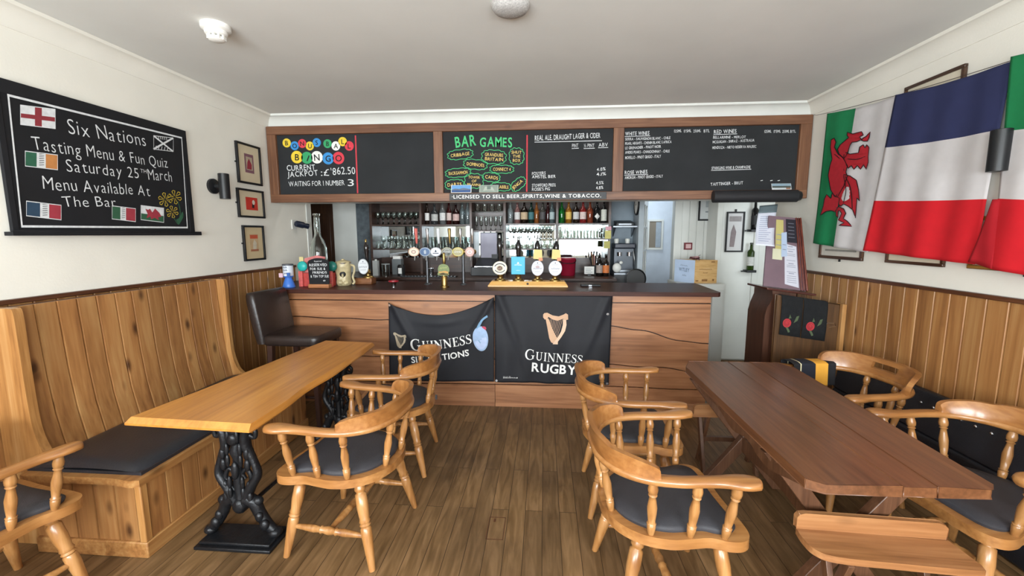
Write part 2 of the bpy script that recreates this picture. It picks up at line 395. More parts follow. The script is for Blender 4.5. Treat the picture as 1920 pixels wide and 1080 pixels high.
# beyond the bar: back wall with two doorways, side walls, passage
YB = 5.80
m = MB()
m.box(-4.1, -3.32, YB, YB+.1, 0, ZC); m.box(-3.32, -2.93, YB, YB+.1, 2.05, ZC); m.box(-2.93, 1.25, YB, YB+.1, 0, ZC)
m.box(1.25, 1.76, YB, YB+.1, 2.2, ZC); m.box(1.76, 2.2, YB, YB+.1, 0, ZC)
struct(m.build('wall_back', M_gloss)); m = MB(); m.box(.835, 1.20, YB-.012, YB, 0, ZC-.002); struct(m.build('wall_kitchen', plain('kitchen_blue_grey', '7d8a94', .5, noise=.12, nscale=5)))
m = MB(); m.box(-4.2, -4.1, 4.78, 8, 0, ZC); m.box(-4.1, XL-.1, 4.78, 4.88, 0, ZC); struct(m.build('wall_corridor', M_gloss))
m = MB(); m.box(2.12, 3.7, 5.48, 5.58, 0, ZC); m.box(2.12, 2.2, 5.58, YB, 0, ZC); struct(m.build('wall_hall', M_gloss))
m = MB(); m.box(3.6, 3.7, YR, 5.48, 0, ZC); struct(m.build('wall_hall_side', M_wall))
m = MB(); m.box(-4.2, 3.7, 7.9, 8, 0, ZC); struct(m.build('wall_passage', M_gloss))
m = MB(); m.box(1.17, 1.235, 5.45, YB, 0, ZC); struct(m.build('wall_kitchen_pier', plain('pier_grey', 'a3adb4', .4, noise=.05)))
# bulkhead over the bar
m = MB(); m.box(XL, XR, YH, YH+.16, 1.925, ZC); struct(m.build('wall_bulkhead', M_gloss))
# coving
def cove_profile(): return [(0, -.112), (.006, -.112), (.012, -.085), (.030, -.050), (.055, -.028), (.080, -.018), (.086, -.018), (.092, -.008), (.092, 0), (0, 0)]
m = MB(); pr = cove_profile()
m.rings([[(XL+a, y, ZC+z) for a, z in pr] for y in (YR, YH)]); struct(m.build('trim_1', M_wall, sharp=50))
m = MB(); m.rings([[(XR-a, y, ZC+z) for a, z in pr] for y in (YR, YH)]); struct(m.build('trim_2', M_wall, sharp=50))
m = MB(); m.rings([[(x, YH-a, ZC+z) for a, z in pr] for x in (XL, XR)]); struct(m.build('trim_3', M_gloss, sharp=50))
m = MB(); 
c_ = at(930, 990, z=0)
for x0, x1, y0, y1 in ((-.047, -.043, -.09, .09), (.043, .047, -.09, .09), (-.047, .047, .086, .09), (-.047, .047, -.09, -.086)): m.box(c_.x+x0, c_.x+x1, c_.y+y0, c_.y+y1, -.002, .0008)
m.box(c_.x-.02, c_.x-.008, c_.y+.05, c_.y+.075, -.002, .0008)
struct(m.build('trim_10', M_rail))
# tongue and groove boarding
def boarding(x, y0, y1, sgn, name, z1=ZD-.025):
    m = MB(); y = y0
    while y < y1-.02:
        wdt = random.uniform(.095, .115); e = min(y+wdt, y1)
        g = .0045; q = [(y+.0022, 0), (y+.0022, .007), (y+g+.002, .013), (e-g-.002, .013), (e-.0022, .007), (e-.0022, 0)]
        m.prism(q, 0, z1, lambda a, b, t: (x+sgn*(.004+b), a, t), 0, random.random()); y = e
    m.box(min(x, x+sgn*.004), max(x, x+sgn*.004), y0, y1, 0, z1, 1)
    return struct(m.build(name, [M_pine, M_rail]))
boarding(XL, YR, 4.5, 1, 'panelling_left'); boarding(XR, YR, 4.25, -1, 'panelling_right')
for x, sg, nm, ye in ((XL, 1, 'trim_4', 4.5), (XR, -1, 'trim_5', 4.25)):
    m = MB(); m.box(min(x, x+sg*.03), max(x, x+sg*.03), YR, ye, ZD-.025, ZD); struct(m.build(nm, M_rail, bevel=.004))
# doors and trims beyond the bar
m = MB()
for a, b in ((-3.40, -3.32), (-2.93, -2.60)): m.box(a, b, YB-.03, YB, 0, 2.12)
m.box(-3.40, -2.6, YB-.03, YB, 2.05, 2.13); struct(m.build('trim_6', M_gloss, bevel=.006))
m = MB(); m.box(-3.32, -2.93, YB+.02, YB+.06, 0, 2.05)
d1 = struct(m.build('door_1', M_darkdoor, bevel=.004)); f = MB()
for zz in (.25, 1.15):
    f.box(-.13, .13, -.03, -.02, zz, zz+.75)
f.build('door_panel', M_darkdoor, d1, bevel=.008)
m = MB(); m.box(XL-.1, XL+.012, 4.88, 4.90, 0, 2.6); m.box(XL, XL+.012, 4.80, 4.88, 0, 2.6); struct(m.build('trim_7', M_gloss, bevel=.004))
m = MB()
for a, b in ((1.236, 1.262), (1.70, 1.80)): m.box(a, b, YB-.03, YB+.1, 0, 2.25)
struct(m.build('trim_8', M_gloss, bevel=.008))
m = MB(); x = 1.80
while x < 2.1:
    m.box(x, x+.088, YB-.014, YB, 0, ZC-.02); x += .095
struct(m.build('panelling_hall', M_gloss, bevel=.004))
m = MB(); m.box(2.18, 2.56, 5.452, 5.478, .02, 2.3); d2 = struct(m.build('door_2', M_gloss, bevel=.003))
m = MB(); m.box(2.11, 2.18, 5.44, 5.48, 0, 2.4); m.box(2.56, 2.63, 5.44, 5.48, 0, 2.4); struct(m.build('trim_9', M_gloss, bevel=.006))
m = MB(); m.box(2.09, 2.12, 5.42, 5.44, 0, .09); m.box(2.57, 2.75, 5.42, 5.44, 0, .09); struct(m.build('baseboard_hall', M_dk))
# glazed door seen edge-on and pale door leaf in the passage
m = MB(); T = Matrix.Translation((1.30, YB+.06, 0)) @ Matrix.Rotation(radians(72), 4, 'Z')
for z0, z1 in ((0, .12), (.40, .43), (.72, .75), (1.04, 1.07), (1.36, 1.39), (1.68, 1.71), (2.0, 2.1)): m.box(0, .62, -.02, .02, z0, z1, T=T)
for a, b in ((0, .06), (.29, .32), (.56, .62)): m.box(a, b, -.02, .02, 0, 2.1, T=T)
d3 = struct(m.build('door_3', M_gloss, bevel=.003)); o = d3.location
m = MB(); m.box(.03, .6, -.004, .004, .05, 2.05, T=Matrix.Translation(-o) @ T); m.build('door_glass', M_dk, d3)
m = MB(); m.box(1.28, 2.4, 6.72, 6.76, 0, 2.6); struct(m.build('door_4', plain('pale_blue_gloss', 'd5dde6', .3, noise=.05)))
def picture(name, label, cat, c, wd, ht, face, rot, frame_m, mat_hex, art, fw=.018, dep=.022, group=None, hook=0, art_rect=(.3, .25, .7, .75), glass=False):
    """framed picture centred at c; face: local -Y looks at the room, rot turns it about Z; hook adds the little hanging tab"""
    t = thing(name, label, cat, (c[0], c[1], c[2]-ht/2), rot, group)
    m = MB(); a, b = wd/2, ht
    for x0, x1, z0, z1 in ((-a, a, 0, fw), (-a, a, b-fw, b), (-a, -a+fw, fw, b-fw), (a-fw, a, fw, b-fw)): m.box(x0, x1, -dep, 0, z0, z1)
    m.build('frame', frame_m, t, bevel=.003)
    m = MB(); m.box(-a+fw, a-fw, -.008, -.002, fw, b-fw); m.build('mount', plain('mount_'+mat_hex, mat_hex, .35 if glass else .7, noise=.03, coat=.6 if glass else 0), t)
    if art:
        m = MB(); x0, z0, x1, z1 = art_rect; W = wd-2*fw; Ht = ht-2*fw
        fr = lambda p, q: (-a+fw+p*W, -.0095, fw+q*Ht)
        mats = []
        for h_, polys in art:
            mats.append(chalk(h_))
            for pl in polys: m.flatpoly(pl, lambda p, q, k=len(mats): (-a+fw+p*W, -.0092-.0006*k, fw+q*Ht), len(mats)-1)
        m.build('print', mats, t)
    if hook:
        m = MB(); zc = -.012 if hook == 1 else b*.5
        if hook == 1: m.box(-.006, .006, -.012, -.002, -.02, .004)
        elif hook == 2: m.box(-a-.016, -a+.002, -.012, -.002, b*.5-.006, b*.5+.006)
        else: m.box(-.01, .01, -.012, -.002, b-.002, b+.03)
        m.build('hanging_tab', M_dk, t)
    return t
R_ = lambda x0, y0, x1, y1: [(x0, y0), (x1, y0), (x1, y1), (x0, y1)]
# left wall pictures
picture('framed_picture', 'black framed print with dark red figure, topmost of three on the left wall', 'picture', (XL+.004, 3.875, 2.255), .325, .365, 0, radians(90), M_dk, 'd3c4a6',
        [('7d5560', [R_(.30, .26, .72, .78)]), ('b0a08a', [R_(.36, .34, .66, .7)]), ('8f2f3a', [[(.38, .36), (.6, .36), (.62, .5), (.5, .66), (.42, .55)]])], group=None, hook=2)
picture('framed_picture', 'black framed red print with pale round figure, middle of three on the left wall', 'picture', (XL+.004, 3.862, 1.893), .36, .262, 0, radians(90), M_dk, 'd2c3a6',
        [('c23427', [R_(.28, .24, .78, .76)]), ('2a2020', [[(.52, .34), (.62, .32), (.64, .55), (.55, .58)]]), ('d9cfc0', [[(.6+.06*cos(t*.6), .56+.1*sin(t*.6)) for t in range(10)]])], hook=2)
picture('framed_picture', 'black framed print of red and cream poster, lowest of three on the left wall', 'picture', (XL+.004, 3.86, 1.526), .29, .33, 0, radians(90), M_dk, 'cdb892',
        [('c3a47e', [R_(.28, .22, .74, .78)]), ('c2573c', [R_(.30, .64, .72, .76)]), ('c9bfa9', [[(.42, .28), (.6, .26), (.64, .5), (.52, .62), (.44, .5)]]), ('a5654a', [R_(.3, .24, .72, .3)])], hook=2)
# right wall pictures behind the flags
M_fr = wood('walnut_frame', '2c1a10', '472c1a', '5c3b24', 0, .3, .4, vary=.1)
picture('framed_picture', 'dark framed picture high on the right wall, only its top shows above the tricolour', 'picture', (XR-.004, 2.957, 2.385), .415, .36, 0, radians(-90), M_fr, 'd9cfba', None, fw=.02, dep=.02)
picture('framed_picture', 'dark framed picture whose bottom shows under the dragon flag', 'picture', (XR-.004, 3.652, 1.61), .51, .43, 0, radians(-90), M_fr, 'd6d0c4', [('8d8a82', [R_(.1, .1, .9, .14)])], fw=.025, dep=.02, hook=1, glass=True)
picture('framed_picture', 'dark framed picture whose bottom shows under the red stripe of the tricolour', 'picture', (XR-.004, 2.956, 1.615), .44, .43, 0, radians(-90), M_fr, 'd8ccb4', None, fw=.02, dep=.02)
picture('framed_picture', 'gilt edged picture half hidden behind the overlapping red flag ends', 'picture', (XR-.004, 2.30, 1.55), .58, .29, 0, radians(-90), wood('gilt_frame', '5a3a18', '8a6026', 'b08540', 0, .3, .3), 'cfc2a8', None, fw=.022, dep=.02, hook=1)
# hall pictures
c = (at(1312, 400, Y=5.78)+at(1346, 400, Y=5.78))/2
picture('framed_picture', 'black framed sketch on the white boarding behind the crate', 'picture', (c.x, 5.782, 1.985), .27, .42, 0, 0, M_dk, 'cfd3d2', [('8b9296', [R_(.52, .2, .62, .9), R_(.3, .22, .8, .27)]), ('aab0b2', [R_(.3, .4, .48, .8)])], fw=.02)
c = (at(1362, 435, Y=5.45)+at(1392, 435, Y=5.45))/2
picture('framed_picture', 'tall narrow black framed picture hung on the white door', 'picture', (c.x, 5.449, c.z), .215, .49, 0, 0, M_dk, 'b9b6b4', [('9a9494', [R_(.1, .78, .9, .92)]), ('8f8385', [[(.2, .1), (.5, .1), (.6, .5), (.4, .7), (.25, .5)]])], fw=.018, hook=3, glass=True)
c = (at(1217, 440, Y=6.7)+at(1240, 440, Y=6.7))/2
picture('framed_mirror', 'white framed mirror on the pale blue door beyond the doorway', 'mirror', (c.x, 6.715, c.z), .24, .46, 0, 0, M_gloss, '8a7f70', [('a8b2bb', [R_(.55, .02, .98, .98)])], fw=.03)  # reflection painted on: flat brown ground with a pale blue-grey half
# ceiling fittings
p = at(405, 58, z=ZC-.03)
t = thing('smoke_detector', 'round white smoke detector on the ceiling', 'smoke detector', (p.x, p.y, ZC-.085))
m = MB(); m.lathe([(.0, .085), (.075, .085), (.075, .062), (.06, .052)], 28); m.build('base', plain('white_plastic', 'f0eee8', .35, noise=.01), t)
m = MB(); m.lathe([(.058, .055), (.056, .035), (.048, .03)], 28); m.lathe([(.0, .0), (.03, .0), (.04, .006), (.04, .02), (.0, .022)], 28)
for i in range(10):
    a = 2*pi*i/10; m.box(.04*cos(a)-.005, .04*cos(a)+.005, .04*sin(a)-.005, .04*sin(a)+.005, .008, .04)
m.build('sensing_head', MC['white_plastic'], t)
p = at(957, 16, z=ZC-.02)
t = thing('ceiling_rose', 'speckled grey oval disc on the ceiling', 'ceiling fitting', (p.x, p.y, ZC-.045))
m = MB(); m.lathe([(.0, 0), (.05, .002), (.085, .014), (.098, .032), (.1, .045), (.0, .045)], 40); m.build('cover', plain('speckled_grey', 'b3b0ad', .7, noise=.25, nscale=120), t)
# wall lamps
def wall_lamp(label, y, z, x, sgn):
    t = thing('wall_lamp', label, 'wall lamp', (x, y, z-.1))
    m = MB(); T = Matrix.Translation((0, 0, .1)) @ Matrix.Rotation(radians(90)*sgn, 4, 'Y'); m.lathe([(.0, 0), (.062, 0), (.062, .018), (.05, .024), (.018, .03), (.016, .07), (0, .07)], 24, T=T); m.build('wall_plate', M_black, t)
    m = MB(); cx = sgn*.105; m.lathe([(.036, 0), (.04, 0), (.041, .205), (.037, .207), (.034, .16), (.034, .04)], 24, c=(cx, 0, -.005)); m.lathe([(.0, .06), (.034, .06), (.034, .15), (0, .15)], 20, c=(cx, 0, -.005)); m.build('lamp_shade', M_black, t)
wall_lamp('black cylinder wall lamp beside the three framed prints', 3.42, 2.005, XL, 1)
wall_lamp('black cylinder wall lamp between two flags on the right wall', 2.41, 2.02, XR, -1)
# white plate with a dark spotlight
p = at(550, 421, X=XL)
t = thing('wall_spotlight', 'small blue-black spotlight on a white plate beside the bar', 'spotlight', (XL, p.y, p.z-.05))
m = MB(); m.box(0, .012, -.04, .04, 0, .1); m.build('back_plate', M_gloss, t, bevel=.003)
m = MB(); m.turned((.012, 0, .05), (.05, .02, .05), [(0, .012), (1, .012)]); m.turned((.03, -.02, .062), (.12, .09, .03), [(0, .02), (.1, .034), (.6, .036), (.7, .028), (1, .03)], 14); m.build('lamp_head', plain('blue_black', '1b2233', .35), t)
# ------------------------------------------------------------------ LEFT SETTLE
t = thing('settle', 'long pine settle with a black cushion along the left wall', 'bench', (-2.35, 2.52, 0))
ox, oy = -2.35, 2.52
SY0, SY1 = 1.80, 3.25
m = MB()      # raked boarded back
y = 1.885; 
while y < 3.215:
    e = min(y+random.uniform(.098, .118), 3.222)
    g = .003
    m.rings([[(-2.675-ox, yy-oy, 1.245), (-2.645-gg-ox, yy-oy, 1.245), (-2.624-gg-ox, yy-oy, .85), (-2.604-gg-ox, yy-oy, .65), (-2.56-gg-ox, yy-oy, .42), (-2.60-ox, yy-oy, .42), (-2.64-ox, yy-oy, .65), (-2.662-ox, yy-oy, .85)] for yy, gg in ((y+.0022, .010), (y+g+.003, 0), (e-g-.003, 0), (e-.0022, .010))], rnd=random.random()); y = e
m.box(-2.70-ox, -2.668-ox, 1.885-oy, 3.22-oy, .5, 1.245, 1)
m.build('backrest', [M_pine, M_rail], t)
prof = [(-2.742, 0), (-2.742, 1.247)]+cr2([(-2.60, 1.247), (-2.575, 1.225), (-2.572, 1.05), (-2.570, .80), (-2.558, .62), (-2.52, .505), (-2.46, .448)], 6)+[(-2.46, .43), (-2.56, .43), (-2.56, 0)]
for y0, y1 in ((1.845, 1.885), (3.222, 3.256)):
    m = MB(); m.prism(prof, y0, y1, lambda a, b, q: (a-ox, q-oy, b), rnd=.62)
    m.build('end_panel', M_pine_end, t, bevel=.012, seg=3)
m = MB()      # boxed base: front and near end boards
m.box(-2.56-ox, -1.982-ox, SY0+.017-oy, SY1-.02-oy, .02, .398, 1)
y = SY0+.03
while y < SY1-.02:
    e = min(y+random.uniform(.10, .12), SY1)
    m.rings([[(-1.985-ox, a-oy, .07), (x_-ox, a-oy, .07), (x_-ox, a-oy, .40), (-1.985-ox, a-oy, .40)] for a, x_ in ((y+.002, -1.979), (y+.005, -1.968), (e-.005, -1.968), (e-.002, -1.979))], rnd=random.random()); y = e
x = -2.56
while x < -1.99:
    e = min(x+.112, -1.99)
    m.rings([[(a-ox, SY0+.02-oy, .07), (a-ox, yy-oy, .07), (a-ox, yy-oy, .40), (a-ox, SY0+.02-oy, .40)] for a, yy in ((x+.002, SY0+.014), (x+.005, SY0+.003), (e-.005, SY0+.003), (e-.002, SY0+.014))], rnd=random.random()); x = e
m.build('base_boards', [M_pine, M_rail], t)
m = MB(); m.box(-2.56-ox, -1.955-ox, SY0-.01-oy, SY1-oy, 0, .085); m.build('plinth', M_pine_x, t, bevel=.006)
m = MB(); m.box(-1.99-ox, -1.955-ox, SY0-.012-oy, SY0+.028-oy, .085, .398, rnd=.8); m.build('corner_post', M_pine_end, t, bevel=.006)
m = MB()      # moulded seat board with shaped near edge
poly = cr2([(-2.56, SY0-.035), (-2.3, SY0-.03), (-2.1, SY0-.028), (-1.975, SY0-.045)], 4)+[(-1.93, SY0-.035), (-1.932, SY1), (-2.56, SY1)]
m.prism(poly, .398, .434, lambda a, b, q: (a-ox, b-oy, q)); m.build('seat_board', M_pine_x, t, bevel=.012, seg=3)
m = MB()
def cush(u, v):
    x = -2.57+u*.612; y = SY0+.005+v*(SY1-SY0-.04)
    e = min(u, 1-u)*.612; f_ = min(v, 1-v)*(SY1-SY0)
    h = .030*(1-math.exp(-e/.03))*(1-math.exp(-f_/.03))+.012*(1-math.exp(-e/.15))
    return (x-ox, y-oy,   .434+.014+h+.003*sin(x*9+y*5))
m.grid(cush, 26, 60)
m.box(-2.57-ox, -1.957-ox, SY0+.005-oy, SY1-.035-oy, .434, .45); m.build('cushion', M_vinyl, t, sharp=70)
# ------------------------------------------------------------------ LEFT TABLE
def offs(poly, d):
    # inset polygon by moving to centroid
    cx = sum(p[0] for p in poly)/len(poly); cy = sum(p[1] for p in poly)/len(poly); o = []
    for a, b in poly:
        l = sqrt((a-cx)**2+(b-cy)**2); o.append((a-(a-cx)/l*d, b-(b-cy)/l*d))
    return o
ox, oy = -1.60, 2.46
t = thing('pub_table', 'golden oak plank table on two black cast iron legs', 'table', (ox, oy, 0))
edge_r = cr2([(-1.302, 1.699), (-1.300, 1.95), (-1.318, 2.2), (-1.300, 2.45), (-1.312, 2.75), (-1.325, 3.0), (-1.336, 3.191)], 5)
edge_l = cr2([(-1.751, 3.232), (-1.80, 2.9), (-1.85, 2.5), (-1.885, 2.1), (-1.932, 1.731)], 4)
poly = [(a-ox, b-oy) for a, b in edge_r+edge_l]
m = MB(); rs = [[(a, b, z) for a, b in offs(poly, d)] for d, z in ((.022, .718), (0, .728), (0, .738), (.026, .760))]
tri = tessellate_polygon([[Vector((a, b, 0)) for a, b in poly]]); n = len(poly)
m.rings(rs, cap=False); m.add(rs[0], [tuple(q) for q in tri]); m.add(rs[-1], [tuple(q) for q in tri])
m.build('tabletop', M_oak, t, sharp=25)
def iron_leg(par, x, y):
    m = MB(); B = lambda *p: (x+p[0], y+p[1], p[2])
    m.box(x-.205, x+.205, y-.095, y+.095, 0, .018)
    m.box(x-.19, x+.19, y-.075, y+.075, .018, .034); m.build('base_plate', M_iron, par, bevel=.005)
    m = MB()
    m.turned(B(0, 0, .17), B(0, 0, .70), [(0, .02), (.05, .032), (.1, .022), (.3, .026), (.55, .02), (.62, .034), (.68, .02), (.85, .03), (1, .04)], 12)
    for s in (-1, 1):
        # lyre scroll of the body
        pth = cr([B(s*.02, 0, .20), B(s*.062, 0, .30), B(s*.105, 0, .375), B(s*.085, 0, .46), B(s*.055, 0, .53), B(s*.06, 0, .60), B(s*.10, 0, .66), B(s*.125, 0, .715)], 6)
        m.tube(pth, [.021+.004*sin(i*.28) for i in range(len(pth))], 10, flat=1.3)
        pth = cr([B(s*.03, 0, .28), B(s*.07, 0, .345), B(s*.05, 0, .40), B(s*.022, 0, .375), B(s*.035, 0, .345)], 5); m.tube(pth, .012, 7)
        pth = cr([B(s*.02, 0, .55), B(s*.075, 0, .62), B(s*.11, 0, .61), B(s*.105, 0, .575), B(s*.08, 0, .585)], 5); m.tube(pth, .012, 7)
        pth = cr([B(s*.02, 0, .62), B(s*.06, 0, .66), B(s*.055, 0, .70), B(s*.03, 0, .69)], 5); m.tube(pth, .011, 7)
        for z in (.25, .31, .43, .49, .56, .64):      # acanthus leaves
            xx = .065 if z < .5 else .055; m.ball(B(s*xx, -.016, z), .017, .014, .034, 8, 6); m.ball(B(s*(xx-.03), -.022, z+.025), .012, .011, .036, 8, 6)
        # clawed foot
        pth = cr([B(s*.03, 0, .24), B(s*.075, 0, .215), B(s*.10, 0, .16), B(s*.14, 0, .095), B(s*.185, 0, .05)], 6)
        m.tube(pth, [.034-.0004*i for i in range(len(pth))], 9)
        m.ball(B(s*.095, 0, .225), .028, .024, .026); m.ball(B(s*.178, 0, .055), .034, .036, .026); m.ball(B(s*.135, -.02, .105), .026, .02, .03); m.ball(B(s*.11, -.02, .15), .022, .018, .028)
    m.ball(B(0, -.015, .20), .035, .022, .04); m.ball(B(0, -.02, .40), .02, .018, .05); m.ball(B(0, -.02, .57), .03, .02, .035)
    m.build('iron_column', M_iron, par, sharp=60)
    m = MB(); m.box(x-.15, x+.15, y-.03, y+.03, .705, .7185); m.build('top_bracket', M_iron, par, bevel=.003)
m = None
iron_leg(t, -1.575-ox, 1.955-oy); iron_leg(t, -1.545-ox, 2.98-oy)
m = MB(); m.tube([(-1.575-ox, 1.955-oy, .16), (-1.545-ox, 2.98-oy, .16)], .011, 8); m.build('tie_rod', M_iron, t)
# ------------------------------------------------------------------ CAPTAIN'S CHAIRS
TURN_LEG = [(0, .017), (.04, .022), (.08, .026), (.10, .026), (.115, .02), (.13, .02), (.145, .027), (.30, .028), (.42, .023), (.45, .027), (.47, .021), (.49, .027), (.51, .021), (.53, .026), (.62, .026), (.80, .021), (.97, .016), (1, .015)]
TURN_SP = [(0, .010), (.05, .013), (.12, .016), (.19, .017), (.21, .013), (.225, .018), (.24, .013), (.40, .0175), (.52, .019), (.66, .014), (.73, .012), (.75, .017), (.77, .012), (.80, .018), (.86, .0195), (.93, .016), (1, .011)]
TURN_ST = [(0, .010), (.15, .014), (.30, .019), (.38, .015), (.40, .020), (.42, .015), (.5, .021), (.58, .015), (.60, .020), (.62, .015), (.70, .019), (.85, .014), (1, .010)]
SEATH = [(0, .262), (.17, .268), (.240, .258), (.272, .22), (.272, .165), (.252, .105), (.258, .03), (.262, -.05), (.235, -.145), (.165, -.225), (.065, -.265), (0, -.268)]
SEAT = cr2(SEATH[:-1]+[(-a, b) for a, b in reversed(SEATH[1:])], 4, True)
ARMH = [(0, -.29), (.10, -.282), (.20, -.235), (.262, -.15), (.285, -.04), (.285, .06), (.288, .13), (.30, .20), (.302, .245)]
def arm_pts(n=6):
    half = cr2(ARMH, n); return [(-a, b) for a, b in reversed(half[1:])]+half
def make_chair(slot=False):
    t = thing('captains_chair', 'x', 'chair')
    m = MB(); m.prism(SEAT, .408, .45, lambda a, b, q: (a, b, q)); m.build('seat', M_beech, t, bevel=.014, seg=3)
    m = MB()
    rs = []
    for k, z in ((.845, .449), (.86, .462), (.82, .474), (.6, .480), (.25, .482), (.01, .482)): rs.append([(a*k, b*k-.002, z) for a, b in SEAT])
    m.rings(rs); m.build('seat_pad', M_pad, t, sharp=60)
    # bow arm
    P = arm_pts(); K = len(P); m = MB(); rs = []
    for k, (a, b) in enumerate(P):
        p = P[max(k-1, 0)]; q = P[min(k+1, K-1)]; tx, ty = q[0]-p[0], q[1]-p[1]; l = sqrt(tx*tx+ty*ty); nx, ny = ty/l, -tx/l
        e = min(k, K-1-k)/(K/2); s_ = min(k, K-1-k)
        wd = .029+.017*math.exp(-((s_-7)/5)**2)-.002*(1-e)
        if s_ == 0: wd *= .62
        elif s_ == 1: wd *= .86
        zc = .700+.006*math.exp(-((s_-5)/7)**2)
        sec = []
        for i in range(12):
            an = 2*pi*i/12; ca, sa = cos(an), sin(an)
            sec.append((a+nx*wd*math.copysign(abs(ca)**.7, ca), b+ny*wd*math.copysign(abs(ca)**.7, ca), zc+.0165*math.copysign(abs(sa)**.7, sa)))
        rs.append(sec)
    m.rings(rs); m.build('arm_rail', M_beech, t, sharp=60)
    # crest
    half = cr2(ARMH[:4]+[(.275, -.105)], 6); C = [(-a, b) for a, b in reversed(half[1:])]+half; K = len(C)
    m = MB(); nv = 8
    def crest_h(u):
        d = abs(u-.5)*2
        if slot: return .098*(1-d**8)
        if d > .97: return .004
        return .02+.078*(max(0, 1-d)**.55 if d > .3 else max(0, 1-.3)**.55+.008*(1-d/.3))*(1+.0*d)-.006*math.exp(-((d-.42)/.08)**2)
    def crest(side):
        def fn(u, v):
            x = u*(K-1); i = min(int(x), K-2); fr_ = x-i
            a = C[i][0]*(1-fr_)+C[i+1][0]*fr_; b = C[i][1]*(1-fr_)+C[i+1][1]*fr_
            tx, ty = C[i+1][0]-C[i][0], C[i+1][1]-C[i][1]; l = sqrt(tx*tx+ty*ty); nx, ny = ty/l, -tx/l
            h = crest_h(u)*v; th = (.021-.009*v) if not slot else .014
            lean = .022*v*v*(1-abs(u-.5)*1.2)+(.02*v if slot else 0)
            return (a+nx*(lean+side*th), b+ny*(lean+side*th), .712+h)
        return fn
    nu = 48
    sk = (lambda u, v: .5-.105 < u < .5+.105 and .36 < v < .76) if slot else None
    m.grid(crest(1), nu, nv, skip=sk); m.grid(crest(-1), nu, nv, skip=sk)
    m.add([crest(s_)(i/nu, 1) for i in range(nu+1) for s_ in (1, -1)], [(2*i, 2*i+1, 2*i+3, 2*i+2) for i in range(nu)])
    for u in (0, 1): m.add([crest(s_)(u, v/nv) for v in range(nv+1) for s_ in (1, -1)], [(2*i, 2*i+1, 2*i+3, 2*i+2) for i in range(nv)])
    if slot:
        u0, u1, v0, v1 = .5-5/48, .5+5/48, 3/8, 6/8
        loop = [(u0+(u1-u0)*i/10, v0) for i in range(10)]+[(u1, v0), (u1, 4/8), (u1, 5/8)]+[(u1-(u1-u0)*i/10, v1) for i in range(10)]+[(u0, v1), (u0, 5/8), (u0, 4/8)]
        n = len(loop); m.add([crest(1)(*p) for p in loop]+[crest(-1)(*p) for p in loop], [(i, (i+1) % n, n+(i+1) % n, n+i) for i in range(n)])
    m.build('crest_rail', M_beech_x, t, sharp=50)
    # spindles
    def arm_at(y, s):
        best = min(cr2(ARMH, 10), key=lambda q: abs(q[1]-y)); return s*best[0], best[1]
    for s in (-1, 1):
        for y in (.175, .03, -.125):
            ax, ay = arm_at(y, s); bx = ax*.845; by = ay*.90
            m = MB(); m.turned((bx, by, .445), (ax, ay, .694), TURN_SP, 12, rnd=random.random()); m.build('spindle', M_beech_z, t, sharp=60)
        ax, ay = s*.095, -.283; m = MB(); m.turned((ax*.88, -.236, .445), (ax, ay, .694), TURN_SP, 12, rnd=random.random()); m.build('spindle', M_beech_z, t, sharp=60)
    feet = {}
    for sx in (-1, 1):
        for sy in (-1, 1):
            a = Vector((sx*.18, sy*.165 if sy > 0 else -.145, .412)); b = Vector((sx*.245, sy*.235, 0)); feet[sx, sy] = (a, b)
            m = MB(); m.turned(a, b, TURN_LEG, 14, rnd=random.random()); m.build('leg', M_beech_z, t, sharp=60)
    mid = []
    for sx in (-1, 1):
        p = feet[sx, 1]; q = feet[sx, -1]; p0 = p[0].lerp(p[1], .62); q0 = q[0].lerp(q[1], .62); mid.append(p0.lerp(q0, .5))
        m = MB(); m.turned(p0, q0, TURN_ST, 12, rnd=random.random()); m.build('stretcher', M_beech_z, t, sharp=60)
    m = MB(); m.turned(mid[0], mid[1], TURN_ST, 12, rnd=random.random()); m.build('stretcher', M_beech_z, t, sharp=60)
    return t
ch = make_chair()
SPOTS = [(-1.015, 2.07, 83, 'captains chair with grey seat at the near end of the golden oak table'),
         (-1.04, 2.82, 95, 'captains chair at the far end of the golden oak table, close to the bar'),
         (-2.335, 1.41, -11, 'captains chair cut off at the bottom left, facing the settle end'),
         (.52, 1.785, -86, 'captains chair nearest the viewer on the aisle side of the dark oak table'),
         (.51, 2.50, -91, 'captains chair farther along the aisle side of the dark oak table'),
         (1.925, 1.915, 99, 'captains chair cut off at the right edge, between dark oak table and wall')]
for i, (x, y, a, lab) in enumerate(SPOTS):
    o = ch if i == 0 else copy_tree(ch)
    o.location = (x, y, 0); o.rotation_euler = (0, 0, radians(a)); o['label'] = lab; o['group'] = 'captains chairs with turned spindles'
o = make_chair(True); o.location = (1.84, 2.69, 0); o.rotation_euler = (0, 0, radians(100))
tag(o, 'chair with a hand slot in its back rail, against the right wall', 'chair')
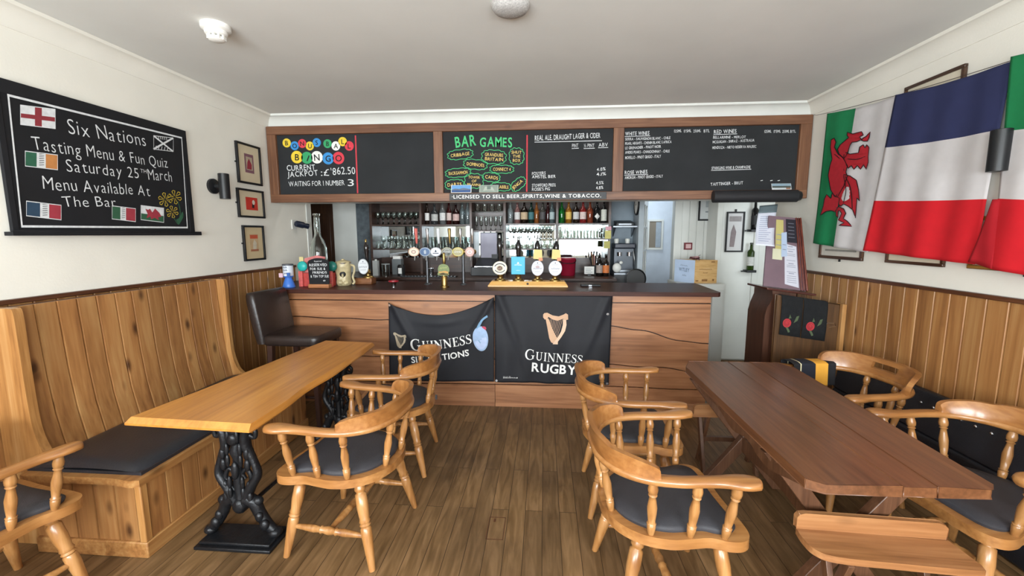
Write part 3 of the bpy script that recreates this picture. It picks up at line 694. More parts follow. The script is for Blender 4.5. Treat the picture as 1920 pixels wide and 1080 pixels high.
# ------------------------------------------------------------------ RIGHT TABLE
ox, oy = 1.24, 2.13
t = thing('trestle_table', 'dark oak plank table with canted corners on crossed legs', 'table', (ox, oy, 0))
outer = [(.905, 1.445), (.955, 1.418), (1.485, 1.428), (1.515, 1.46), (1.583, 2.735), (1.53, 2.835), (.965, 2.83), (.905, 2.70)]
def clipx(poly, a, b):
    # part of convex polygon between the lines x = a(y) and x = b(y)
    def half(poly, f):
        o = []
        for i in range(len(poly)):
            p, q = poly[i], poly[(i+1) % len(poly)]; fp, fq = f(p), f(q)
            if fp >= 0: o.append(p)
            if fp*fq < 0: s = fp/(fp-fq); o.append((p[0]+(q[0]-p[0])*s, p[1]+(q[1]-p[1])*s))
        return o
    return half(half(poly, lambda p: p[0]-a(p[1])), lambda p: b(p[1])-p[0])
L1 = lambda y: 1.205+(y-1.42)*.01; L2 = lambda y: 1.315+(y-1.42)*.03
for a, b, r in ((lambda y: 0, lambda y: L1(y)-.0012, .3), (lambda y: L1(y)+.0012, lambda y: L2(y)-.0012, .55), (lambda y: L2(y)+.0012, lambda y: 9, .42)):
    pl = clipx(outer, a, b); m = MB(); m.prism([(p-ox, q-oy) for p, q in pl], .725, .76, lambda p, q, z: (p, q, z), rnd=r); m.build('table_plank', M_darktop, t, bevel=.003)
for y in (1.735, 2.62):
    for s in (-1, 1):
        m = MB(); d = s*.022
        a = Vector((-s*.285, y+d-oy, .70)); b = Vector((s*.25, y+d-oy, 0)); x = Vector((1, 0, 0))
        m.rings([[p+x*e+Vector((0, f_, 0)) for e, f_ in ((-.04, -.021), (.04, -.021), (.04, .021), (-.04, .021))] for p in (b, a)], rnd=.3+.2*s); m.build('leg', M_darkframe, t, bevel=.003)
    m = MB(); m.box(-.30, .30, y-.045-oy, y+.045-oy, .68, .725); m.build('batten', M_darkframe, t, bevel=.004)
m = MB(); pl = [(1.74, .36), (1.74, .28)]+cr2([(1.9, .27), (2.2, .30), (2.5, .27)], 4)+[(2.66, .28), (2.66, .36)]
m.prism([(a-oy, b) for a, b in pl], -.018, .018, lambda a, b, q: (q, a, b)); m.build('stretcher', M_darkframe, t, bevel=.004)
m = MB(); pl = [(1.52, .725), (1.52, .69)]+cr2([(1.62, .66), (1.78, .62), (1.95, .655), (2.1, .63), (2.3, .67), (2.52, .66)], 4)+[(2.6, .69), (2.6, .725)]
m.prism([(a-oy, b) for a, b in pl], .945-ox, .965-ox, lambda a, b, q: (q, a, b)); m.build('apron', M_darkframe, t, bevel=.003)
# end benches
def end_bench(label, x, y, rot):
    t = thing('end_bench', label, 'bench', (x, y, 0), rot)
    m = MB(); pl = cr2([(-.27, .09), (-.275, .03), (-.262, -.03), (-.20, -.062), (0, -.068), (.2, -.070), (.275, -.068)], 5)+[(.285, -.04), (.275, .09)]
    m.prism(pl, .394, .42, lambda a, b, q: (a, b, q)); m.build('seat', M_bench, t, bevel=.005)
    m = MB(); m.prism([(-.27, .42), (.27, .42), (.272, .468), (.262, .482), (.24, .486), (-.24, .486), (-.262, .482), (-.272, .468)], .085, .107, lambda a, b, q: (a, q, b)); m.build('back_board', M_bench, t, bevel=.005)
    for s in (-1, 1):
        for d in (-1, 1):
            m = MB(); xx = s*.17; a = Vector((xx+d*.012, -d*.055, .394)); b = Vector((xx+d*.012, d*.09, 0))
            m.rings([[p+Vector((f_, e, 0)) for e, f_ in ((-.02, -.011), (.02, -.011), (.02, .011), (-.02, .011))] for p in (b, a)]); m.build('leg', M_darkframe, t, bevel=.002)
    m = MB(); m.box(-.17, .17, -.012, .012, .19, .22); m.build('stretcher', M_darkframe, t)
end_bench('low bench with a raised back lip at the near end of the dark oak table', 1.29, 1.565, radians(-3))
end_bench('low bench mostly hidden at the far end of the dark oak table', 1.265, 2.87, radians(180))
# ------------------------------------------------------------------ RIGHT WALL BENCH
t = thing('leather_bench', 'low black leather bench back with bright studs along the right wall', 'bench', (2.30, 2.35, 0))
m = MB(); m.box(-.02, .085, -1.1, 1.08, .0, .40); m.build('seat_box', M_vinyl, t, bevel=.02, seg=3)
m = MB(); m.rings([[(x, y, z) for x, z in ((-.015, .40), (.025, .62), (.045, .645), (.08, .645), (.085, .40))] for y in (-1.1, 1.08)]); m.build('back_pad', M_vinyl, t, bevel=.012, seg=3)
for k in range(12):
    m = MB(); y = -.5+k*.083; m.ball((.012, y, .575), .008, .009, .009, 8, 6); m.build('stud', M_chrome, t)
# ------------------------------------------------------------------ BAR COUNTER
BX0, BX1, BY = -2.40, 1.46, 3.80
t = thing('bar_counter', 'long bar counter with dark polished top and waney timber front', 'bar', (-.45, 4.1, 0))
ox, oy = -.45, 4.1
fx = lambda a, b, q: (a-ox, q-oy, b)
m = MB(); m.box(BX0+.02-ox, BX1-.02-ox, BY+.03-oy, 4.30-oy, 0, 1.06); m.build('carcass', M_shelf, t)
m = MB(); pl = [(-2.43, 3.735), (1.495, 3.735), (1.52, 3.76), (1.545, 4.46), (-2.72, 4.46), (-2.72, 4.30)]
m.prism([(a-ox, b-oy) for a, b in pl], 1.064, 1.102, lambda a, b, q: (a, b, q)); m.build('countertop', M_counter, t, bevel=.012, seg=3)
m = MB(); m.box(BX0-ox, BX1-ox, BY-.006-oy, BY+.03-oy, 1.0, 1.064, rnd=.8); m.build('frieze_board', M_front, t, bevel=.004)
def wav(z, seed, amp=.02):
    r = random.Random(seed); ph = [r.uniform(0, 6) for _ in range(3)]
    return lambda x: z+amp*(.6*sin(x*2.3+ph[0])+.3*sin(x*5.1+ph[1])+.12*sin(x*11+ph[2]))
def seam(pts):
    def f(x):
        for (x0, z0), (x1, z1) in zip(pts[:-1], pts[1:]):
            if x <= x1:
                q = (x-x0)/(x1-x0); q = q*q*(3-2*q); return z0+(z1-z0)*q+.004*sin(x*13)
        return pts[-1][1]
    return f
lines = [wav(.0, 0, 0), wav(.215, 1, .010), seam([(-2.5, .44), (-1.2, .47), (.5, .43), (1.0, .41), (1.5, .36)]), seam([(-2.5, .835), (-1.5, .815), (-.5, .80), (.55, .785), (.85, .755), (1.2, .66), (1.5, .635)]), lambda x: .996]
cuts = [[BX0, -.45, BX1], [BX0, BX1], [BX0, BX1], [BX0, BX1]]
for k in range(4):
    lo, hi = lines[k], lines[k+1]
    for a, b in zip(cuts[k][:-1], cuts[k][1:]):
        n = 70; xs = [a+.002+(b-a-.004)*i/n for i in range(n+1)]
        pl = [(x, lo(x)+(.005 if k else 0)) for x in xs]+[(x, hi(x)-.005) for x in reversed(xs)]
        m = MB()
        yy = BY-.004+random.uniform(0, .006) if k else BY-.002
        m.rings([[fx(p, q, d) for p, q in pl] for d in (BY+.03, yy)], rnd=random.random()*.999, cap=False)
        i0 = len(m.v)
        vs = []; 
        for i in range(n+1): vs += [fx(xs[i], pl[i][1], yy), fx(xs[i], hi(xs[i])-.005, yy)]
        m.add(vs, [(2*i, 2*i+1, 2*i+3, 2*i+2) for i in range(n)], rnd=m.r[-1]); m.build('front_board' if k else 'kick_board', M_front, t, sharp=50)
m = MB(); m.box(BX1-.0-ox, BX1+.012-ox, BY-oy, 4.34-oy, 0, 1.064); m.build('end_panel', plain('bar_end_grey', '6d6a64', .5), t, bevel=.003)
m = MB(); m.box(-1.03-ox, -1.00-ox, BY-.012-oy, BY-.004-oy, .055, .10); m.build('metal_plate', M_steel, t)
# ------------------------------------------------------------------ BANNERS
def cloth_d(X, Z): return .010*sin(X*9+Z*5)+.006*sin(X*17-Z*9+1)
def banner_pt(corn, sag, u, v, fold):
    tl, tr, bl, br = corn
    x = (tl[0]*(1-u)+tr[0]*u)*v+(bl[0]*(1-u)+br[0]*u)*(1-v); z = (tl[1]*(1-u)+tr[1]*u)*v+(bl[1]*(1-u)+br[1]*u)*(1-v)
    z -= sag(u)*v**1.6
    return x, 3.768+fold(u, v), z
M_ban = plain('black_banner_cloth', '191a20', .66, noise=.15, nscale=6)
SERIF = {}
def arcp(cx, cy, rx, ry, a0, a1, n=22): return [(cx+rx*cos(radians(a0+(a1-a0)*i/n)), cy+ry*sin(radians(a0+(a1-a0)*i/n))) for i in range(n+1)]
def serif_strokes(c):
    # list of (points, widths), width of letter
    if c == 'G':
        p = arcp(.50, .5, .42, .47, 48, 312, 30); wv = [.06+.10*max(0, -cos(radians(48+264*i/30)))**1.2 for i in range(31)]
        return [(p, wv), ([(.80, .12), (.80, .42)], .13), ([(.62, .42), (.95, .42)], .05), ([(.80, .66), (.80, .95)], [.03, .06])], .98
    if c == 'U':
        p = [(.22, 1), (.22, .35)]+arcp(.48, .33, .26, .29, 180, 360, 16)+[(.74, .35), (.74, 1)]
        wv = [.14, .14]+[.14-.08*i/16 for i in range(17)]+[.06, .06]
        return [(p, wv), ([(.05, .975), (.40, .975)], .05), ([(.60, .975), (.90, .975)], .05)], .95
    if c == 'I': return [([(.2, 0), (.2, 1)], .14), ([(.03, .975), (.37, .975)], .05), ([(.03, .025), (.37, .025)], .05)], .4
    if c == 'N': return [([(.16, 0), (.16, 1)], .06), ([(.14, .97), (.82, .05)], .16), ([(.82, 0), (.82, 1)], .06), ([(.0, .975), (.24, .975)], .05), ([(.02, .025), (.31, .025)], .05), ([(.66, .975), (.98, .975)], .05)], 1.0
    if c == 'E': return [([(.2, 0), (.2, 1)], .14), ([(.03, .975), (.66, .975)], .05), ([(.03, .025), (.70, .025)], .05), ([(.2, .52), (.52, .52)], .05), ([(.645, .975), (.66, .77)], [.06, .02]), ([(.68, .025), (.71, .27)], [.06, .02]), ([(.51, .64), (.51, .40)], .035)], .74
    if c == 'S':
        p = cr2([(.58, .80), (.50, .93), (.34, .965), (.17, .90), (.12, .76), (.22, .62), (.42, .49), (.56, .36), (.57, .18), (.44, .05), (.27, .035), (.12, .10), (.06, .26)], 4)
        k = len(p); wv = [.05+.11*math.exp(-((i/k-.5)/.17)**2) for i in range(k)]
        return [(p, wv), ([(.58, .70), (.59, .96)], [.02, .05]), ([(.06, .06), (.06, .32)], [.05, .02])], .66
def serif(mb, s, p0, p1, h, fr, mat=0, big=1.25):
    tot = 0; L = []
    for i, c in enumerate(s):
        st, wd = serif_strokes(c); k = big if i == 0 else 1
        L.append((tot, st, k)); tot += wd*k+.09
    tot -= .09
    p0 = Vector(p0); p1 = Vector(p1); d = p1-p0; ux = d/tot; n = Vector((-d.y, d.x)).normalized()*h; lu = ux.length
    for x0, st, k in L:
        for pts, wv in st:
            P = []
            # densify
            for a, b in zip(pts[:-1], pts[1:]):
                for q in range(2): P.append((a[0]+(b[0]-a[0])*q/2, a[1]+(b[1]-a[1])*q/2))
            P.append(pts[-1])
            if isinstance(wv, list): W = [wv[min(i//2, len(wv)-1)]*h*k for i in range(len(P))]
            else: W = wv*h*k
            ribbon(mb, [tuple(p0+ux*(x0+a*k)+n*(b*k)) for a, b in P], W, fr, mat)
def harp(mb, c, s, fr, mats=(0, 1)):
    """harp emblem: pixel outline scaled about c"""
    g = lambda pts: [(c[0]+(a-1315)*s, c[1]-(b-320)*s) for a, b in pts]
    mb.flatpoly(g([(1212, 205), (1222, 193), (1245, 190), (1290, 212), (1340, 220), (1380, 205), (1398, 194), (1416, 206), (1418, 246), (1400, 250), (1375, 240), (1330, 256), (1285, 243), (1256, 224), (1246, 240), (1226, 246), (1212, 228)]), fr, mats[0])
    mb.flatpoly(g([(1376, 243), (1402, 250), (1406, 290), (1396, 340), (1366, 390), (1338, 428), (1338, 450), (1296, 448), (1302, 432), (1330, 402), (1362, 345), (1376, 290)]), fr, mats[1])
    mb.flatpoly(g([(1234, 244), (1256, 236), (1290, 320), (1322, 382), (1334, 400), (1308, 428), (1296, 440), (1282, 432), (1266, 400), (1252, 330)]), fr, mats[0])
    f2 = lambda a, b: fr(a, b)
    for i in range(8):
        k = i/7; ribbon(mb, g([(1270+k*100, 244-4*sin(k*3)), (1326-(1-k)*52+k*6, 392-(1-k)*110)]), 2.6*s, f2, mats[0])
def banner(name, label, corn, sag, fold, pieces, grommets, offs_=0):
    t = thing(name, label, 'banner', ((corn[0][0]+corn[1][0])/2, 3.76, .24)); o = t.location
    def P(u, v, d=0):
        x, y, z = banner_pt(corn, sag, u, v, fold); return (x-o.x, y-o.y-d+offs_, z-o.z)
    m = MB(); m.grid(lambda u, v: P(u, v), 60, 44); m.build('cloth', M_ban, t, solid=.0015)
    for nm, mats, fnc in pieces:
        m = MB(); fnc(m, lambda a, b: P(a, b, .0035)); m.build(nm, mats, t)
    for u, v in grommets:
        m = MB(); p = P(u, v, .004); m.lathe([(.006, 0), (.011, 0), (.011, .002), (.006, .002)], 14, T=Matrix.Translation(p) @ Matrix.Rotation(radians(90), 4, 'X')); m.build('eyelet', M_chrome, t)
# right banner (u 0..1 left to right, v 0..1 bottom to top)
cR = [(-.440, 1.062), (.605, 1.062), (-.446, .250), (.590, .246)]
foldR = lambda u, v: -.004-.026*math.exp(-((u-(.03+.30*(1-v)))/.035)**2)*v-.026*math.exp(-((u-(.97-.28*(1-v)))/.035)**2)*v-.007*sin(u*15+v*2)-.005*sin(u*31-v*5)*(1-v)+.006*v
W1, H1 = 1.06, .81
asp = W1/H1
def piecesR():
    hm = [plain('harp_gold', 'c9a283', .6), plain('harp_gold_light', 'dbbba0', .6)]
    # harp uses isotropic units scaled to (u,v)
    def iso(fr): return lambda a, b: fr(a/asp, b)
    def fh(m, fr): harp(m, (.525*asp, .63), .355/260, iso(fr))
    def fg(m, fr): serif(m, 'GUINNESS', (.265*asp, .270), (.765*asp, .236), .098, iso(fr))
    def fb(m, fr): text(m, 'RUGBY', (.325*asp, .135), (.715*asp, .108), .105, iso(fr), bold=.035, gap=.12)
    def fs(m, fr): text(m, 'for over 18s', (.075*asp, .068), (.14*asp, .067), .008, iso(fr)); text(m, 'drinkaware.co.uk', (.075*asp, .052), (.205*asp, .05), .013, iso(fr), bold=.03)
    return [('harp_emblem', hm, fh), ('lettering', M_brightchalk, fg), ('lettering', M_brightchalk, fb), ('small_print', M_brightchalk, fs)]
banner('pub_banner', 'black banner with a gold harp above the word RUGBY on the bar front', cR, lambda u: -.012*0+.0*u, foldR, piecesR(), [(.015, .02), (.985, .02), (.965, .80)], 0)
cL = [(-1.425, .985), (-.447, 1.055), (-1.445, .230), (-.455, .252)]
sagL = lambda u: .155*4*u*(1-u)*(1-.15*u)+.01*u
foldL = lambda u, v: -.002-.024*math.exp(-((u-(.05+.4*(1-v)))/.04)**2)*v-.026*math.exp(-((u-(.99-.55*(1-v)))/.04)**2)*v-.006*sin(u*13+1)-.008*math.exp(-((u-.5)/.2)**2)*math.exp(-((v-.86)/.05)**2)
aspL = 1.0/.78
def piecesL():
    hm = [plain('harp_dull', 'a89a83', .6), plain('harp_dull2', 'b8aa94', .6)]
    iso = lambda fr: (lambda a, b: fr(a/aspL, b))
    def fh(m, fr): harp(m, (.105*aspL, .545), .20/260, iso(fr))
    def fg(m, fr): serif(m, 'GUINNESS', (.215*aspL, .42), (.79*aspL, .50), .135, iso(fr)); ribbon(m, [(.215*aspL, .375), (.76*aspL, .41)], .006, iso(fr))
    def fb(m, fr): text(m, 'SIX NATIONS', (.215*aspL, .245), (.765*aspL, .335), .088, iso(fr), bold=.03, gap=.12)
    def fl(m, fr):
        f = iso(fr); c = (.872*aspL, .545)
        el = lambda cx, cy, rx, ry, n=30: [(cx+rx*cos(2*pi*i/n)-.12*ry*sin(2*pi*i/n), cy+ry*sin(2*pi*i/n)) for i in range(n)]
        m.flatpoly(el(c[0], c[1], .092, .165), f, 0)
        l2 = lambda a, b: (lambda p: (p[0], p[1]-.0007, p[2]))(f(a, b)); l3 = lambda a, b: (lambda p: (p[0], p[1]-.0014, p[2]))(f(a, b))
        m.flatpoly(el(c[0]+.005, c[1]-.03, .07, .11), l2, 1)
        m.flatpoly(el(c[0]+.025, c[1]+.115, .045, .035), l2, 2); m.flatpoly(el(c[0]-.045, c[1]+.03, .022, .09), l2, 3)
        ribbon(m, cr([(c[0]+.085, c[1]+.262), (c[0]+.02, c[1]+.235), (c[0]-.035, c[1]+.13), (c[0]-.04, c[1]+.02), (c[0]-.0, c[1]-.06)], 6), [.03]*8+[.034]*9+[.012]*8, l3, 4)
    return [('harp_emblem', hm, fh), ('lettering', M_brightchalk, fg), ('lettering', M_brightchalk, fb),
            ('ball_emblem', [chalk('9fb6d6'), chalk('b7c6e6'), chalk('b0465a'), chalk('3f8f86'), chalk('7fa4c4')], fl)]
banner('pub_banner', 'sagging black banner with white lettering and a blue ball emblem on the bar front', cL, sagL, foldL, piecesL(), [(.012, .975)], .004)
# ------------------------------------------------------------------ OVERHEAD MENU BOARD
t = thing('overhead_menu_board', 'timber framed row of three chalk menu boards above the bar', 'menu board', (-.2, 4.2, 1.925)); o = t.location
FZ0, FZ1, GZ0, GZ1 = 1.925, 2.664, 2.005, 2.583
V = [(-2.755, -2.662), (-1.075, -.985), (.637, .735), (2.300, 2.400)]
for a, b in V:
    m = MB(); m.box(a-o.x, b-o.x, 4.165-o.y, 4.219-o.y, FZ0+.001, FZ1-.001, rnd=random.random()); m.build('stile', M_headerv, t, bevel=.004)
for z0, z1 in ((FZ0, GZ0), (GZ1, FZ1)):
    m = MB(); m.box(-2.745-o.x, 2.392-o.x, 4.160-o.y, 4.219-o.y, z0, z1, rnd=random.random()); m.build('rail', M_header, t, bevel=.004)
BP = []
for k in range(3):
    m = MB(); m.box(V[k][1]-.01-o.x, V[k+1][0]+.01-o.x, 4.192-o.y, 4.216-o.y, GZ0-.01, GZ1+.01); BP.append(m.build('chalkboard', M_slate, t))
YT = 4.1905
def hp(px, py): p = at(px, py, Y=4.19); return (p.x, p.z)
def hfr(d=0): return lambda a, b: (a-o.x, YT-d-o.y, b-o.z)
o = Vector(t.location)
for bb in BP: bb.location = (0, 0, 0)
# parts were built in thing space already; shift z
for ch_ in t.children: ch_.location.z = -o.z
c6 = lambda x, y: hp(500+x/2.8235, 200+y/2.8235)
c3 = lambda x, y: hp(820+x/2.743, 220+y/2.743)
def hz(m, s, conv, x0, y0, x1, y1, hpx, sc, **k):
    a = conv(x0, y0); b = conv(x1, y1); hh = (conv(x0, y0-hpx)[1]-a[1]); text(m, s, a, b, hh, hfr(.0012), **k)
def sub(m, name, mats, par): 
    ob = m.build(name, mats, t); ob.parent = par; ob.location = (0, 0, o.z if False else 0)
    # letters are in thing space with z already relative; undo the shift of the parent board
    ob.location.z = o.z; return ob
m = MB(); cols = ['e8c93c', '3d8fd0', 'd9404e', 'e8c93c', '3d8fd0', '3aa268', 'f0efe8', 'e8c93c', 'd9404e', 'e8c93c', '3aa268', 'f0efe8', '3d8fd0', 'd9404e']
cent = [(106, 192, 22), (148, 207, 22), (188, 195, 22), (228, 208, 22), (265, 190, 22), (322, 196, 22), (366, 208, 23), (402, 185, 23), (437, 208, 24), (160, 267, 31), (213, 271, 30), (266, 268, 31), (325, 274, 30), (380, 272, 31)]
mats = [chalk(h) for h in ('e8c93c', '3d8fd0', 'd9404e', '3aa268', 'f0efe8')]+[M_dk]; key = ['e8c93c', '3d8fd0', 'd9404e', '3aa268', 'f0efe8']
for (x, y, r), h, L_ in zip(cent, cols, 'BONUSBALLBINGO'):
    c = c6(x, y); rr = abs(c6(x+r, y)[0]-c[0]); disc(m, c, rr, hfr(.0006), key.index(h))
    vs, fs, wd = glyph(L_, .02); k = rr*1.05; a = random.uniform(-.15, .15)
    text(m, L_, (c[0]-wd*k/2, c[1]-k/2-a*rr*.3), (c[0]+wd*k/2, c[1]-k/2+a*rr*.3), k, hfr(.0013), 5, bold=.02)
sub(m, 'painted_balls', mats, BP[0])
m = MB()
hz(m, 'CURRENT', c6, 108, 340, 258, 334, 30, 1, jit=.08, bold=.012); hz(m, 'JACKPOT', c6, 112, 373, 272, 364, 30, 1, jit=.08, bold=.012)
hz(m, ':£', c6, 288, 366, 332, 366, 38, 1, jit=.05); hz(m, "'862.50", c6, 342, 362, 470, 356, 40, 1, jit=.08); hz(m, 'WAITING FOR 1 NUMBER', c6, 118, 422, 412, 416, 28, 1, jit=.08); hz(m, '3', c6, 430, 420, 462, 420, 38, 1)
sub(m, 'chalk_lettering', M_chalk, BP[0])
m = MB()
a, b = c6(470, 152), c6(482, 458); ribbon(m, [a, b], .014, hfr(.001)); sub(m, 'painted_line', chalk('c8404a'), BP[0])
m = MB(); hz(m, 'BAR', c6, 1000, 216, 1108, 206, 58, 1, jit=.09, bold=.025); hz(m, 'GAMES', c6, 1128, 210, 1298, 214, 52, 1, jit=.09, bold=.025)
bubbles = [('CRIBBAGE', 1025, 253, 62, 24, 12, -.12), ('GRANDUBS|BRITAIN', 1203, 266, 60, 34, -3, .06), ('SHUT|THE|BOX', 1323, 262, 36, 40, 0, 0), ('DOMINOES', 1105, 306, 58, 24, 6, .1), ('BACKGAMMON', 1014, 350, 62, 22, 0, -.08),
           ('CONNECT 4', 1245, 331, 58, 20, 0, .02), ('CARDS', 1190, 374, 42, 22, 0, .12), ('TOWER|OF|BRAHMA', 1098, 393, 46, 36, 0, .05), ('DARTS', 995, 412, 46, 24, 0, -.06), ('SCRABBLE', 1240, 424, 50, 20, 0, .04), ('JENGA', 1332, 410, 42, 24, 0, -.7)]
for s, x, y, rx, ry, _, tilt in bubbles:
    pts = []
    for i in range(72):
        a = 2*pi*i/72; k = 1+.13*abs(sin(a*6)); ex = math.copysign(abs(cos(a))**.75, cos(a)); ey = math.copysign(abs(sin(a))**.75, sin(a))
        dx, dy = rx*k*ex, ry*k*ey; pts.append(c6(x+dx*cos(tilt)-dy*sin(tilt), y+dx*sin(tilt)+dy*cos(tilt)))
    ribbon(m, pts, .0055, hfr(.001), closed=True)
sub(m, 'green_chalk_drawing', chalk('4fc07a'), BP[1])
m = MB()
for s, x, y, rx, ry, _, tilt in bubbles:
    ln = s.split('|'); n = len(ln); hh = min(22, ry*1.5/n)*.8
    for i, q in enumerate(ln):
        cy = y+(i-(n-1)/2)*hh*1.35+hh/2; w_ = min(rx*.8, len(q)*hh*.42)
        hz(m, q, c6, x-w_*cos(tilt), cy-w_*sin(tilt), x+w_*cos(tilt), cy+w_*sin(tilt), hh, 1, jit=.1, bold=.01)
sub(m, 'chalk_lettering', chalk('e6c774'), BP[1])
m = MB(); ribbon(m, [c6(1379, 150), c6(1377, 450)], .013, hfr(.001)); sub(m, 'painted_line', chalk('c8404a'), BP[1])
m = MB()
hz(m, 'REAL ALE, DRAUGHT LAGER & CIDER', c6, 1420, 180, 1766, 164, 28, 1, jit=.08, bold=.01, smallcaps=False); ribbon(m, [c6(1418, 188), c6(1775, 180)], .006, hfr(.001))
for q, x0, x1, y in (('PINT', 1617, 1650, 216), ('½ PINT', 1680, 1735, 216), ('ABV', 1757, 1806, 212)):
    hz(m, q, c6, x0, y, x1, y-2, 20, 1, jit=.06); ribbon(m, [c6(x0-2, y+6), c6(x1+2, y+4)], .005, hfr(.001))
for q, x0, x1, y in (('FOSTERS', 1405, 1477, 362), ('AMSTEL BIER', 1405, 1530, 380), ('STOWFORD PRESS', 1405, 1530, 425), ('ROSIE\'S PIG', 1405, 1500, 446), ('4.0%', 1748, 1794, 340), ('4.1%', 1746, 1796, 366), ('4.5%', 1744, 1784, 412), ('4.8%', 1744, 1782, 438)):
    hz(m, q, c6, x0, y, x1, y-3, 17, 1, jit=.1, bold=.012)
sub(m, 'chalk_lettering', M_chalk, BP[1])
m = MB()
def wl(s, x0, y0, x1, y1, h=17, u=False):
    hz(m, s, c3, x0, y0, x1, y1, h, 1, jit=.08, bold=.012)
    if u: ribbon(m, [c3(x0-2, y0+5), c3(x1+4, y1+5)], .005, hfr(.001))
wl('WHITE WINES', 966, 94, 1090, 90, 20, True); wl('SIERRA - SAUVIGNON BLANC - CHILE', 966, 119, 1198, 112, 14); wl('PEARL HEIGHTS - CHENIN BLANC S.AFRICA', 966, 142, 1204, 132, 14)
wl('LE GRENADIER - PINOT NOIR', 966, 165, 1150, 156, 14); wl('ANDES PEAKS - CHARDONNAY - CHILE', 966, 187, 1194, 180, 14); wl('MORELLO - PINOT GRIGIO - ITALY', 966, 215, 1150, 207, 15)
wl('ROSE WINES', 964, 293, 1080, 288, 18, True); wl('AMORGIA - PINOT GRIGIO - ITALY', 964, 318, 1160, 309, 15)
wl('RED WINES', 1422, 84, 1538, 80, 20, True); wl('BELLARMINE - MERLOT', 1418, 110, 1586, 107, 14); wl('MCGUIGAN - SHIRAZ - AUSTRALIA', 1416, 134, 1630, 124, 14); wl('MENDOZA - NIETO RESERVA MALBEC', 1414, 163, 1640, 156, 14)
wl('SPARKLING WINE & CHAMPAGNE', 1410, 268, 1610, 262, 15, True); wl('TAITTINGER - BRUT', 1405, 352, 1572, 344, 16)
for q, x in (('125ML', 1218), ('175ML', 1268), ('250ML', 1317), ('BTL', 1370)): wl(q, x, 78, x+(38 if q != 'BTL' else 30), 76, 15)
for q, x in (('125ML', 1682), ('175ML', 1730), ('250ML', 1774), ('BTL', 1815)): wl(q, x, 80, x+(36 if q != 'BTL' else 28), 78, 15)
for x in (1662, 1712, 1750): ribbon(m, [c3(x, 326), c3(x+12, 324)], .006, hfr(.001))
sub(m, 'chalk_lettering', M_chalk, BP[2])
# LICENSED sign
p0, p1 = at(843, 379, Y=4.15), at(1137, 364, Y=4.15)
t = thing('licence_sign', 'dark strip sign with white lettering under the middle menu board', 'sign', ((p0.x+p1.x)/2, 4.159, 1.932)); o = t.location
m = MB(); m.box(p0.x-o.x, p1.x-o.x, -.014, 0, 0, .066); m.build('sign_board', plain('sign_grey', '3a3b3d', .5, noise=.1), t, bevel=.002)
m = MB(); text(m, '·LICENSED TO SELL BEER,SPIRITS,WINE & TOBACCO.', (p0.x+.025-o.x, .017), (p1.x-.05-o.x, .017), .034, lambda a, b: (a, -.0152, b), bold=.02, gap=.2); m.build('lettering', M_brightchalk, t)
# prints propped on the frame and the black roller case
def card(name, label, cat, x0, x1, z0, z1, y, polys, base):
    t = thing(name, label, cat, ((x0+x1)/2, y, z0)); W = x1-x0; Hh = z1-z0
    m = MB(); m.rings([[(a, b, c) for a, b, c in ((-W/2, q, 0), (W/2, q, 0), (W/2, q+.02, Hh), (-W/2, q+.02, Hh))] for q in (-.003, 0)]); m.build('card', plain('card_'+base, base, .5, noise=.04), t)
    m = MB(); mats = []
    for h_, pl in polys: mats.append(chalk(h_)); m.flatpoly(pl, lambda a, b, k=len(mats): (-W/2+a*W, -.0032-.0005*k+.02*b, b*Hh), len(mats)-1)
    m.build('printed_picture', mats, t); return t
a, b = at(845, 363, Y=4.15), at(883, 346, Y=4.15)
card('postcard', 'blue sky mountain postcard propped under the bar games list', 'postcard', a.x, b.x, 2.006, b.z, 4.168, [('6fa3d8', R_(.03, .4, .97, .97)), ('6b7788', [(.03, .4), (.2, .55), (.4, .48), (.6, .62), (.97, .45), (.97, .3), (.03, .3)]), ('3f5a8c', R_(.03, .06, .97, .32))], 'dfe3e6')
a, b = at(898, 361, Y=4.15), at(934, 346, Y=4.15)
card('postcard', 'faded grey green postcard propped beside the mountain postcard', 'postcard', a.x, b.x, 2.006, b.z, 4.168, [('8f9a90', R_(.05, .05, .95, .95)), ('b4bcb0', [(.2, .2), (.5, .3), (.8, .2), (.7, .7), (.3, .8)]), ('76847c', R_(.4, .4, .6, .9))], 'a9b3a8')
a, b = at(1449, 359, Y=4.15), at(1487, 343, Y=4.15)
card('postcard', 'landscape photo print propped at the right end of the wine list', 'photo', a.x, b.x, 2.006, b.z, 4.168, [('8fa7b6', R_(.02, .6, .98, .98)), ('4d5550', R_(.02, .3, .98, .6)), ('c9cfd2', R_(.1, .1, .7, .3)), ('9a6a50', R_(.72, .08, .95, .3))], 'd5d8d8')
t = thing('roller_case', 'black roller screen case fixed under the wine list', 'roller case', (1.92, 4.14, 1.885)); 
m = MB(); m.rings([[(x, .02*cos(2*pi*i/20)*1.0-.0, .055+.055*sin(2*pi*i/20)) if False else (x, .045*cos(2*pi*i/20)-.03, .058+.055*sin(2*pi*i/20)) for i in range(20)] for x in (-.375, .36)]); m.build('case', plain('roller_black', '222225', .55), t, sharp=50)
m = MB(); m.lathe([(.0, 0), (.05, 0), (.04, .03), (0, .032)], 20, T=Matrix.Translation((.36, -.03, .058)) @ Matrix.Rotation(radians(90), 4, 'Y')); m.build('end_cap', M_black, t)
